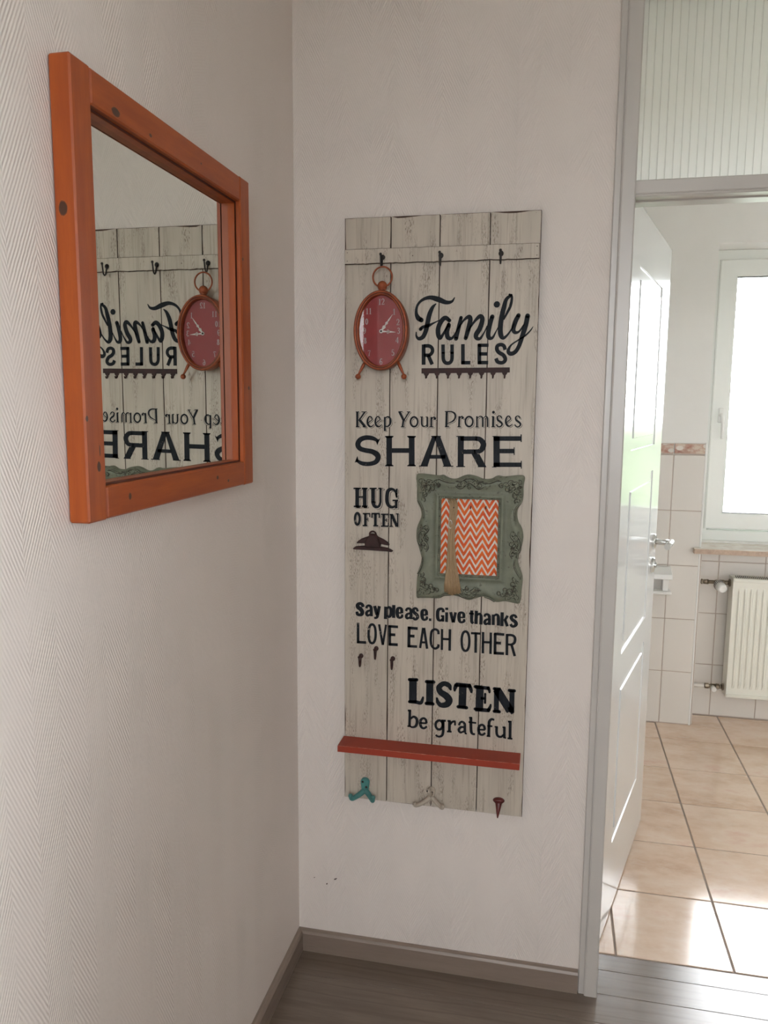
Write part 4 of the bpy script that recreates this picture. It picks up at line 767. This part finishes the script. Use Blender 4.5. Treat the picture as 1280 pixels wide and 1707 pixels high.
# clipboard clip
croot_p = [(23.6, 682.4), (29.6, 686.9), (54.8, 690.0), (75, 690.4), (93.9, 689.6), (112.2, 687.2), (122, 683.5), (128, 679.6), (125, 677.6), (112, 678.8), (75, 679.8), (30, 680.2), (25.1, 680.5)]
b = MB(); b.prism_xz([(sx(x), sz(z)) for x, z in croot_p], YF-.012, YF, bev=.0012)
cl = b.build('clip', M['iron'], sroot, sroot)
wl = [(54.8, 696.0), (33.3, 694.9), (32.0, 696.5), (36.5, 702), (45.8, 708.2), (59.9, 713.6), (75, 716), (90, 714), (103.3, 708.2), (113.0, 702.0), (118, 696.5), (117, 692.5), (93.8, 696.1)]
b = MB(); b.prism_xz([(sx(x), sz(z)) for x, z in wl], YF-.005, YF, bev=.0015); b.build('clip_wing', M['iron'], cl, sroot)
bd = [(56, 687), (55.5, 697), (60, 711), (66, 717.5), (70, 722), (82, 722), (86, 717.5), (91.5, 711), (95.8, 697), (95.5, 687)]
b = MB(); b.prism_xz([(sx(x), sz(z)) for x, z in bd], YF-.015, YF, bev=.003)
pth = [(sx(76+8.2*cos(t)), YF-.009, sz(721+7.6*sin(t))) for t in [pi*k/14-.2 for k in range(17)]]; b.tube(pth, .0022, 10)
b.build('clip_body', M['iron'], cl, sroot)
# red shelf
b = MB(); b.box(sx(-2.5), sx(462.5), YF-.063, YF, sz(155.5), sz(172.5), bev=.0006)
o = b.build('shelf', [M['red'], M['rededge']], sroot, sroot)
b = MB(); pe = []
for i in range(120):
    x = -2+464*i/119; r_ = .0004+.0009*max(0, noise.noise(Vector((x*.06, 2, 9)))); pe.append(((sx(x), YF-.0628, sz(172.3)), r_))
b.tube([p for p, _ in pe], [r_ for _, r_ in pe], 6); b.build('worn_edge', M['rededge'], o, sroot)
# bottom hooks
def arm(mb, P, r): P = [(sx(x), y, sz(z)) for x, y, z in P]; c = catmull(P, 6); rr_ = [r[0]+(r[1]-r[0])*i/(len(c)-1) for i in range(len(c))]; mb.tube(c, rr_, 10); mb.ball(c[-1], r[1]*1.25, n=12, m=8)
def capsule_plate(mb, x, z0, z1, w0, w1, y0, y1):
    n = 12; top = [(x+w0*cos(pi*k/n), z1-w0+w0*sin(pi*k/n)) for k in range(n+1)]; bot = [(x-w1, z0+w1), (x-w1*.6, z0), (x+w1*.6, z0), (x+w1, z0+w1)]
    mb.prism_xz([(sx(a), sz(c)) for a, c in top+bot], y0, y1, bev=.0018)
b = MB(); capsule_plate(b, 57.5, 17, 62.5, 12, 9, YF-.0075, YF)
arm(b, [(57, YF-.004, 28), (45, YF-.008, 17), (34, YF-.016, 11), (27, YF-.024, 10), (24.5, YF-.028, 15), (24, YF-.029, 20)], (.0078, .0050))
arm(b, [(58, YF-.004, 28), (68, YF-.008, 19), (77, YF-.016, 13), (82.5, YF-.024, 11), (84.5, YF-.028, 16), (85, YF-.029, 22)], (.0078, .0050))
h = b.build('teal_double_hook', M['teal'], sroot, sroot)
for (x, z, r_) in ((51.5, 52, .0032), (61.5, 38, .0034)):
    b = MB(); b.ball((sx(x), YF-.0077, sz(z)), r_, n=12, m=6, sq=(1, .4, 1)); b.build('screw', M['blackiron'], h, sroot)
b = MB(); capsule_plate(b, 236, 18, 57, 10.5, 8, YF-.006, YF)
arm(b, [(235, YF-.004, 30), (222, YF-.008, 19), (208, YF-.016, 12), (199, YF-.022, 11), (195.5, YF-.026, 14), (195, YF-.027, 17)], (.0068, .0042))
arm(b, [(237, YF-.004, 30), (249, YF-.008, 20), (261, YF-.016, 13), (267, YF-.022, 12), (269, YF-.026, 15), (269.5, YF-.027, 18)], (.0068, .0042))
arm(b, [(236, YF-.004, 38), (234, YF-.014, 42), (233, YF-.024, 50), (232.5, YF-.026, 57)], (.0055, .0048))
h = b.build('cream_double_hook', M['creamiron'], sroot, sroot)
b = MB(); b.ball((sx(238.5), YF-.0052, sz(43)), .0034, n=12, m=6, sq=(1, .4, 1)); b.build('screw', M['blackiron'], h, sroot)
for (x, y, z, r_) in ((229.5, .030, 57.5, .0028), (193.5, .0305, 17.5, .0022), (268.5, .0305, 18, .0020)):
    b = MB(); b.ball((sx(x), YF-y, sz(z)), r_, n=10, m=6, sq=(1, .6, 1)); b.build('worn_tip', M['blackiron'], h, sroot)
b = MB(); n = 20
b.tube(catmull([(sx(411), YF-.002, sz(38)), (sx(411), YF-.010, sz(26)), (sx(410.5), YF-.016, sz(12)), (sx(410), YF-.019, sz(0))], 6), [.0105-.0092*(i/18)**.8 for i in range(19)], 14, flat=.7)
h = b.build('red_hook', M['redhook'], sroot, sroot)
b = MB(); b.loops([[(sx(411+15*k_*cos(t)), YF-d, sz(39+8.5*k_*sin(t)+(1.5 if sin(t) < 0 else 0))) for t in [2*pi*k/24 for k in range(24)]] for k_, d in ((1, 0), (1, .004), (.85, .009), (.5, .011))], cap0=True, cap1=True, smooth=True); b.build('hook_plate', M['redhook'], h, sroot)
# ---------------------------------------------------------------- picture frame (ornate, sage green)
OUT = [(186, 874), (196, 878.5), (220.6, 877), (241.6, 875), (253.2, 877), (263, 872), (271.8, 868.6), (285.7, 868.3), (303.9, 876.4), (317.6, 879), (336, 875.5), (352, 869.6), (370.1, 870.1), (379, 875), (388, 878.8), (403.8, 876.5), (430.5, 880), (446.1, 880.5), (451.8, 874),
       (449, 854), (449.5, 831.4), (447, 815.3), (438.8, 801.3), (436, 785.2), (439.5, 767), (448.5, 751.2), (452.5, 729), (448, 699.4), (441.5, 673.5), (444, 657.3), (451.5, 639.1), (454, 622.8), (452, 594.4), (449, 565),
       (435.4, 563.9), (412.4, 567.3), (391.8, 563.6), (382, 569), (373.1, 575), (356.9, 576), (338.4, 569.5), (322.2, 564.6), (301, 571.3), (282.1, 574.9), (263.2, 575), (249.2, 565), (225.4, 564.3), (201.5, 563), (190.7, 564.7),
       (190.3, 593.7), (192.3, 622.8), (200.4, 644.8), (202.5, 664.1), (194.9, 692.4), (188.5, 714), (189.5, 743.1), (200, 771.9), (197, 792), (188.6, 811.4), (188.2, 846.5)]
FR = empty; fpart = MB()
CXf, CZf = 320, 722
RO = (239, 620.5, 402.5, 828.5); RI = (249.5, 629, 390.5, 819)
def ray_poly(poly, ang):
    d = (cos(ang), sin(ang)); best = None
    for i in range(len(poly)):
        a = poly[i]; c = poly[(i+1) % len(poly)]; ex, ez = c[0]-a[0], c[1]-a[1]; den = d[0]*ez-d[1]*ex
        if abs(den) < 1e-9: continue
        t = ((a[0]-CXf)*ez-(a[1]-CZf)*ex)/den; u = ((a[0]-CXf)*d[1]-(a[1]-CZf)*d[0])/den
        if t > 0 and -1e-6 <= u <= 1+1e-6: best = t if best is None else max(best, t)
    return (CXf+d[0]*best, CZf+d[1]*best)
rect = lambda r: [(r[0], r[1]), (r[2], r[1]), (r[2], r[3]), (r[0], r[3])]
# smooth outline
osm = []
for i in range(len(OUT)):
    a, b_, c, d = OUT[i-1], OUT[i], OUT[(i+1) % len(OUT)], OUT[(i+2) % len(OUT)]
    for k in range(4):
        t = k/4; osm.append(tuple(.5*((2*b_[j])+(c[j]-a[j])*t+(2*a[j]-5*b_[j]+4*c[j]-d[j])*t*t+(3*b_[j]-a[j]-3*c[j]+d[j])*t**3) for j in (0, 1)))
angs = sorted([2*pi*k/360 for k in range(360)] + [math.atan2(z-CZf, x-CXf) % (2*pi) for r in (RO, RI) for x, z in rect(r)] + [math.atan2(z-CZf, x-CXf) % (2*pi) for x, z in ((187, 877), (451, 880), (448.5, 564), (190.5, 563.5))])
O_ = [ray_poly(osm, a) for a in angs]; A_ = [ray_poly(rect(RO), a) for a in angs]; I_ = [ray_poly(rect(RI), a) for a in angs]
def lerp2(P, Q, t): return [(p[0]+(q_[0]-p[0])*t, p[1]+(q_[1]-p[1])*t) for p, q_ in zip(P, Q)]
def at(P, y, wob=0): return [(sx(x), YF-y-wob*(noise.noise(Vector((x*.12, z*.12, 0)))), sz(z)) for x, z in P]
fb = MB()
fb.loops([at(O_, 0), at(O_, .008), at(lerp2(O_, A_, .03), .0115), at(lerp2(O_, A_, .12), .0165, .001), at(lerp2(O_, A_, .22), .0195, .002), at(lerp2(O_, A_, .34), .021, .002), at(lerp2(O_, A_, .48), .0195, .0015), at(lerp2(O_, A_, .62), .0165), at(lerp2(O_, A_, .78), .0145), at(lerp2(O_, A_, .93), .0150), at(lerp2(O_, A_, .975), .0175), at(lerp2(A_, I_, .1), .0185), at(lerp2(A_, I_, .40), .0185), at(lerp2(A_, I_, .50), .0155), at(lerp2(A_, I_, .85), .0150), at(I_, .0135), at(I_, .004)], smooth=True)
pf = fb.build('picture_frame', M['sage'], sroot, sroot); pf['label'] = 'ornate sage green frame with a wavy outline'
# beading around the opening
b = MB()
def beads(x0, z0, x1, z1, n):
    for i in range(n):
        t = (i+.5)/n; b.ball((sx(x0+(x1-x0)*t), YF-.0155, sz(z0+(z1-z0)*t)), .0017, n=7, m=5)
beads(246.6, 626.5, 246.6, 821.5, 44); beads(393.6, 626.5, 393.6, 821.5, 44); beads(246.6, 626.2, 393.6, 626.2, 34); beads(246.6, 821.8, 393.6, 821.8, 34)
o = b.build('beading', M['sageorn'], pf, sroot); o['kind'] = 'stuff'
# fabric
b = MB(); b.box(sx(247), sx(393), YF-.0045, YF-.0012, sz(626.5), sz(821.5)); b.build('chevron_fabric', M['chev'], pf, sroot)
# scroll ornaments
def curl(mb, x, z, r0, a0, turns, y=.0205, rad=1.5, sgn=1, n=22):
    P = []; R = []
    for i in range(n):
        t = i/(n-1); r_ = r0*(1-t*.82); a = a0+sgn*turns*2*pi*t; P.append((sx(x+r_*cos(a)), YF-y-.0018*t, sz(z+r_*sin(a)))); R.append(.001*(rad*(1.05-.35*t)))
    mb.tube([(p[0], p[1]-.0010, p[2]) for p in P], [r*1.15 for r in R], 7); mb.ball((P[-1][0], P[-1][1]-.001, P[-1][2]), .0023, n=8, m=6)
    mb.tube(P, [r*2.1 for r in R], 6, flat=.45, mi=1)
def leafy(mb, x, z, ang, ln, wd, y=.0205):
    P = []; R = []
    for i in range(8):
        t = i/7; P.append((sx(x+ln*t*cos(ang+t*.5)), YF-y-.0020*sin(pi*t), sz(z+ln*t*sin(ang+t*.5)))); R.append(.001*max(.3, wd*sin(pi*(.12+.85*t))))
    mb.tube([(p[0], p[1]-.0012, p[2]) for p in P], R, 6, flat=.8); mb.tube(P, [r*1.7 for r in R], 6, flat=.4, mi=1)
ro = random.Random(5)
def wave(mb, P, y=.021, r=1.3): c = catmull([(sx(x), YF-y, sz(z)) for x, z in P], 6); q9 = [.001*r*(.55+.45*sin(pi*i/(len(c)-1))) for i in range(len(c))]; mb.tube([(p[0], p[1]-.0010, p[2]) for p in c], q9, 7); mb.tube([(p[0], p[1], p[2]-.0008) for p in c], [v*1.9 for v in q9], 6, flat=.45, mi=1)  # dark under-tube paints a shadow line along each scroll
for (cx_, cz_, fx, fz) in ((212, 852, 1, 1), (428, 855, -1, 1), (429, 590, -1, -1), (212, 590, 1, -1)):
    b = MB()
    for (dx, dz, r0, a0, tr, sg) in ((-4, 2, 7, .5, 1.2, 1), (9, 6, 6, 2.5, 1.1, -1), (-6, -12, 6, 4.0, 1.1, 1), (20, 2, 5, 0, 1.0, 1), (-3, -24, 5, 1.0, 1.0, -1), (6, -5, 5.5, 3, 1.3, 1), (31, 0, 4.0, 2, 1.1, -1), (-6, -36, 4.0, 5, 1.0, 1), (-12, 9, 4, 1, 1, 1), (16, -9, 3.5, 1, 1, -1)):
        a = math.atan2(sin(a0)*fz, cos(a0)*fx); curl(b, cx_+dx*fx, cz_+dz*fz, r0, a, tr, sgn=sg*fx*fz)
    for k in range(22):
        dx, dz = ro.choice([(ro.uniform(-14, 30), ro.uniform(-6, 10)), (ro.uniform(-14, 0), ro.uniform(-34, 8)), (ro.uniform(-10, 14), ro.uniform(-14, 10))]); leafy(b, cx_+dx*fx, cz_+dz*fz, ro.uniform(0, 6.28), ro.uniform(5, 10), ro.uniform(1.4, 2.6))
    o = b.build('corner_ornament', [M['sageorn'], M['glaze_shade']], pf, sroot)
for (cx_, cz_, hor, fl) in ((320, 856, 1, 1), (320, 590, 1, -1), (211, 720, 0, 1), (432, 712, 0, -1)):
    b = MB()
    def T_(u, v): return (cx_+u, cz_+v*fl) if hor else (cx_-v*fl, cz_+u*1.0)
    for (u, v, r0, a0, tr, sg) in ((-15, 2, 6, 0, 1.2, 1), (15, 2, 6, pi, 1.2, -1), (-25, -3, 4, 0, 1, 1), (25, -3, 4, pi, 1, -1), (0, -7, 3.5, pi/2, 1, 1)):
        x, z = T_(u, v); curl(b, x, z, r0, a0, tr, sgn=sg)
    wave(b, [T_(-34, -4), T_(-22, -9), T_(-10, 0), T_(0, 6), T_(10, 0), T_(22, -9), T_(34, -4)], r=1.7)
    wave(b, [T_(-34, 9), T_(-22, 8), T_(-12, 14), T_(0, 16)], r=1.4); wave(b, [T_(34, 9), T_(22, 8), T_(12, 14), T_(0, 16)], r=1.4)
    for k in range(12): x, z = T_(ro.uniform(-20, 20), ro.uniform(-6, 10)); leafy(b, x, z, ro.uniform(0, 6.28), ro.uniform(5, 9), ro.uniform(1.3, 2.2))
    b.build('center_ornament', [M['sageorn'], M['glaze_shade']], pf, sroot)
# edge scroll lines
for P_, r_ in (([(232, 864), (243, 869), (256, 865), (270, 861), (284, 860)], 1.5), ([(352, 861), (368, 862), (384, 868), (396, 867)], 1.5), ([(192, 815), (199, 806), (206, 790), (207, 770)], 1.3), ([(445, 815), (434, 803), (430, 790), (431, 772)], 1.3),
              ([(206, 672), (205, 656), (200, 640), (194, 628)], 1.3), ([(434, 676), (433, 660), (439, 646), (447, 632)], 1.3), ([(362, 579), (376, 576), (388, 568)], 1.4), ([(252, 571), (262, 578), (280, 579)], 1.4)):
    b = MB(); wave(b, P_, r=r_); b.build('scroll_line', [M['sageorn'], M['glaze_shade']], pf, sroot)
for (x, z) in ((281.5, 797), (322.5, 797), (359.5, 798)):
    b = MB(); c = catmull([(sx(x), YF-.0045, sz(z+4)), (sx(x), YF-.008, sz(z)), (sx(x), YF-.013, sz(z-2)), (sx(x), YF-.015, sz(z+2))], 4); b.tube(c, .0011, 6); b.build('cup_hook', M['blackiron'], pf, sroot)
# raffia tassel hanging in the frame
tr_ = empty('raffia_tassel', (sx(276), YF-.02, sz(577)), 'tan raffia tassel hanging in front of the orange chevron fabric', 'tassel')
b = MB(); rt = random.Random(9)
for i in range(150):
    u = rt.uniform(-1, 1); d = rt.uniform(0, 1)
    top = (276+u*9+rt.uniform(-1, 1), 815+rt.uniform(-3, 4)); knot = (281+u*9.5, 797); waist = (277.5+u*7.6, 735); mid = (279+u*11, 668); end = (283.5+u*20.0, 578+rt.uniform(0, 16)+abs(u)*7)
    y0 = .006; ym = .0205+.004*d*(1-u*u); ye = .023+.008*d*(1-u*u*.5)
    P = [(sx(top[0]), YF-y0-.003*d, sz(top[1])), (sx(knot[0]), YF-.010-.004*d, sz(knot[1])), (sx(waist[0]), YF-.017-.004*d, sz(waist[1])), (sx(mid[0]), YF-ym, sz(mid[1])), (sx(end[0]+rt.uniform(-1, 1)), YF-ye, sz(end[1]))]
    c = catmull(P, 5); b.tube(c, .00085+.0006*rt.random(), 5, flat=.6)
o = b.build('raffia_strands', M['raffia'], tr_, tr_); o['kind'] = 'stuff'
b = MB(); c = [(sx(275+4.3*cos(t)), YF-.0245, sz(757+10*sin(t))) for t in [2*pi*k/24 for k in range(21)]]; b.tube(c, .0009, 6); b.build('safety_pin', M['steel'], tr_, tr_)
# ================================================================ CLOCK
CX_, CZ_ = 101.0, 1223.5; YC = YF-.052   # bezel front
ck = empty('hanging_clock', (sx(CX_), YF-.03, sz(1113)), 'oval rust orange clock with a red dial hanging from the left hook', 'clock')
def ell(k1, k2, y, n=64): return [(sx(CX_+k1*cos(2*pi*i/n)), y, sz(CZ_+k2*sin(2*pi*i/n))) for i in range(n)]
b = MB(); b.loops([ell(58, 86, YF-.006), ell(63, 91, YF-.008), ell(64.5, 92.5, YF-.012), ell(64.5, 92.5, YC+.010)], smooth=True, cap0=True); b.build('case', M['clock'], ck, ck)
b = MB(); b.loops([ell(64.5, 92.5, YC+.011), ell(66.5, 94, YC+.009), ell(66.8, 94.3, YC+.004), ell(65, 92.6, YC+.0005), ell(62, 90, YC-.001), ell(60, 88.2, YC+.0012), ell(59.0, 87.4, YC+.0030), ell(58.0, 86.6, YC+.0010), ell(56.2, 85.2, YC+.0012), ell(54.5, 83.8, YC+.004), ell(53.2, 82.6, YC+.009), ell(53.2, 82.6, YC+.016)], smooth=True, mis=[0, 0, 0, 0, 0, 1, 1, 0, 0, 0, 0])
b.build('bezel', [M['clock'], M['clockdark']], ck, ck)
b = MB(); b.loops([ell(54.2, 83.4, YC+.015)], cap1=True); dial = b.build('dial', M['dial'], ck, ck)
b = MB()
b.loops([ell(53.6, 83, YC+.0085)], cap1=True); b.build('glass_cover', M['glass'], ck, ck)
DG = {'0': [('o', .5, .5, .36, .5)], '1': [('s', .5, .98, .5, .02, .24), ('s', .5, .95, .28, .78, .12), ('s', .22, .03, .78, .03, .09)],
      '2': [('c', (.16, .70, .16), (.24, .92, .13), (.52, .98, .15), (.78, .80, .22), (.70, .52, .22), (.40, .26, .14), (.16, .07, .10)), ('s', .14, .07, .86, .07, .16), ('s', .84, .22, .86, .06, .08)],
      '3': [('c', (.2, .8, .18), (.42, .97, .12), (.70, .86, .20), (.72, .66, .2), (.46, .55, .1)), ('c', (.46, .55, .1), (.78, .42, .22), (.78, .16, .22), (.46, .02, .13), (.18, .16, .2))],
      '4': [('s', .66, .98, .66, .02, .2), ('s', .64, .95, .1, .32, .1), ('s', .08, .30, .92, .30, .12), ('s', .45, .03, .86, .03, .08)],
      '5': [('s', .28, .94, .80, .94, .15), ('s', .28, .94, .24, .55, .1), ('c', (.24, .52, .1), (.48, .62, .13), (.78, .46, .22), (.76, .16, .22), (.46, .02, .13), (.18, .15, .2))],
      '6': [('c', (.80, .84, .16), (.58, .97, .13), (.32, .76, .2), (.20, .38, .22), (.34, .07, .15), (.64, .04, .14), (.80, .28, .2), (.64, .54, .14), (.36, .46, .12), (.24, .30, .1))],
      '7': [('s', .16, .92, .84, .92, .17), ('s', .17, .94, .17, .76, .08), ('c', (.82, .90, .1), (.58, .55, .16), (.46, .04, .24)), ('s', .3, .03, .62, .03, .06)],
      '8': [('o', .5, .76, .26, .23), ('o', .5, .27, .33, .28)],
      '9': [('c', (.20, .16, .16), (.42, .03, .13), (.68, .24, .2), (.80, .62, .22), (.66, .93, .15), (.36, .96, .14), (.20, .72, .2), (.36, .46, .14), (.64, .54, .12), (.76, .70, .1))]}
def digit(mb, ch, x, z, w_, h_, y):
    def add(P):
        P = catmull([Vector((x+(a-.5)*w_, z+(c-.5)*h_, ww*w_)) for a, c, ww in P], 5) if len(P) > 2 else [Vector((x+(a-.5)*w_, z+(c-.5)*h_, ww*w_)) for a, c, ww in P]
        n = len(P); Lf = []; Rt = []
        for i, p in enumerate(P):
            t = P[min(i+1, n-1)]-P[max(i-1, 0)]; t = Vector((t.x, t.y)).normalized(); nn = Vector((-t.y, t.x))*p.z/2; Lf.append((p.x+nn.x, p.y+nn.y)); Rt.append((p.x-nn.x, p.y-nn.y))
        for i in range(n-1): mb.add([(sx(a), y, sz(c)) for a, c in (Lf[i], Lf[i+1], Rt[i+1], Rt[i])], [(0, 1, 2, 3)])
    for st in DG[ch]:
        if st[0] == 's': add([(st[1], st[2], st[5]), (st[3], st[4], st[5])])
        elif st[0] == 'c': add(list(st[1:]))
        else:
            _, cx0, cz0, rx, rz = st; add([(cx0+(rx-.08)*cos(2*pi*k/14), cz0+(rz-.05)*sin(2*pi*k/14), .12+.12*abs(cos(2*pi*k/14))) for k in range(15)])
nums = {'12': (100.5, 1292), '1': (132, 1268), '2': (141.5, 1243.5), '3': (143, 1223.5), '4': (140, 1201.5), '5': (129.5, 1172), '6': (100.5, 1151), '7': (71, 1171), '8': (61, 1201), '9': (59, 1224), '10': (60.5, 1246), '11': (69.5, 1270.5)}
for t_, (x, z) in nums.items():
    b = MB(); h_ = 14.5; w_ = 8.6
    for i, ch in enumerate(t_): digit(b, ch, x+(i-(len(t_)-1)/2)*w_*.92, z, w_, h_, YC+.0146)
    b.build('numeral', M['numeral'], dial, ck)
def hand(name, ax_, az_, bx, bz, wd, y, loops_):
    b = MB(); d = Vector((bx-ax_, bz-az_)); L_ = d.length; d.normalize(); nn = Vector((-d.y, d.x))
    def P(u, v): return (sx(ax_+d.x*u+nn.x*v), y, sz(az_+d.y*u+nn.y*v))
    for (u0, u1, w0, w1) in loops_: b.add([P(u0*L_, -w0*wd), P(u1*L_, -w1*wd), P(u1*L_, w1*wd), P(u0*L_, w0*wd)], [(0, 1, 2, 3)])
    b.build(name, M['hand'], ck, ck)
    return P, L_
CC = (101.0, 1222.5)
def ring(mb, P, u, v, r_, t_): 
    n = 16; o_ = [P(u+r_*cos(2*pi*k/n), v+r_*sin(2*pi*k/n)) for k in range(n)]; i_ = [P(u+(r_-t_)*cos(2*pi*k/n), v+(r_-t_)*sin(2*pi*k/n)) for k in range(n)]; mb.loops([o_, i_])
def mk_hand(name, end, y, parts, rings_):
    b = MB(); d = Vector((end[0]-CC[0], end[1]-CC[1])); L_ = d.length; d.normalize(); nn = Vector((-d.y, d.x))
    P = lambda u, v: (sx(CC[0]+d.x*u+nn.x*v), y, sz(CC[1]+d.y*u+nn.y*v))
    for (u0, u1, w0, w1) in parts: b.add([P(u0*L_, -w0*1.25), P(u1*L_, -w1*1.25), P(u1*L_, w1*1.25), P(u0*L_, w0*1.25)], [(0, 1, 2, 3)])
    for (u, v, r_, t_) in rings_: ring(b, P, u*L_, v, r_*1.15, t_*1.3)
    b.build(name, M['hand'], ck, ck)
mk_hand('minute_hand', (129, 1262), YC+.0118, [(0, .16, 1.5, 1.8), (.16, .34, 2.6, .8), (.34, .42, .8, 1.4), (.42, .62, 1.2, .9), (.62, 1, 1.5, .25)], [(.48, 0, 2.9, 1.1), (.25, 0, 3.4, 1.2)])
mk_hand('hour_hand', (136.5, 1220), YC+.0128, [(0, .34, 2.2, 1.1), (.34, .5, .8, .8), (.6, 1, 1.7, .25)], [(.46, 1.9, 2.4, 1.0), (.46, -1.9, 2.4, 1.0), (.56, 0, 2.1, .9)])
b = MB()
b.loops([[(sx(CC[0]+4.6*cos(t)), YC+.0112, sz(CC[1]+4.6*sin(t))) for t in [2*pi*k/20 for k in range(20)]]], cap1=True); b.build('hand_boss', M['hand'], ck, ck)
b = MB(); b.ball((sx(CC[0]), YC+.0105, sz(CC[1])), .0026, n=12, m=8); b.build('center_pin', M['iron'], ck, ck)
b = MB(); b.tube([(sx(CX_), YC+.022, sz(1315)), (sx(CX_), YC+.022, sz(1320)), (sx(CX_), YC+.022, sz(1323))], [.008, .0075, .0105], 16); b.ball((sx(CX_), YC+.022, sz(1330)), .0118, n=24, m=16); b.build('finial', M['clock'], ck, ck)
b = MB(); c = [(sx(CX_+23.5*sin(t)), YC+.0225, sz(1351+23.5*cos(t))) for t in [2*pi*k/48 for k in range(49)]]; b.tube(c, .0021, 10, cap=False); b.build('ring_handle', M['clock'], ck, ck)
for sg in (-1, 1):
    b = MB(); A0 = Vector((sx(CX_+sg*40), YC+.018, sz(1152))); A1 = Vector((sx(CX_+sg*57), YC+.012, sz(1118)))
    b.tube([A0, A0.lerp(A1, .35), A0.lerp(A1, .75), A1], [.0034, .0042, .0028, .0024], 10)
    lg = b.build('leg', M['clock'], ck, ck)
    b = MB(); b.ball(A1+Vector((0, 0, -.003)), .0068, n=18, m=12); b.build('ball_foot', M['clock'], lg, ck)
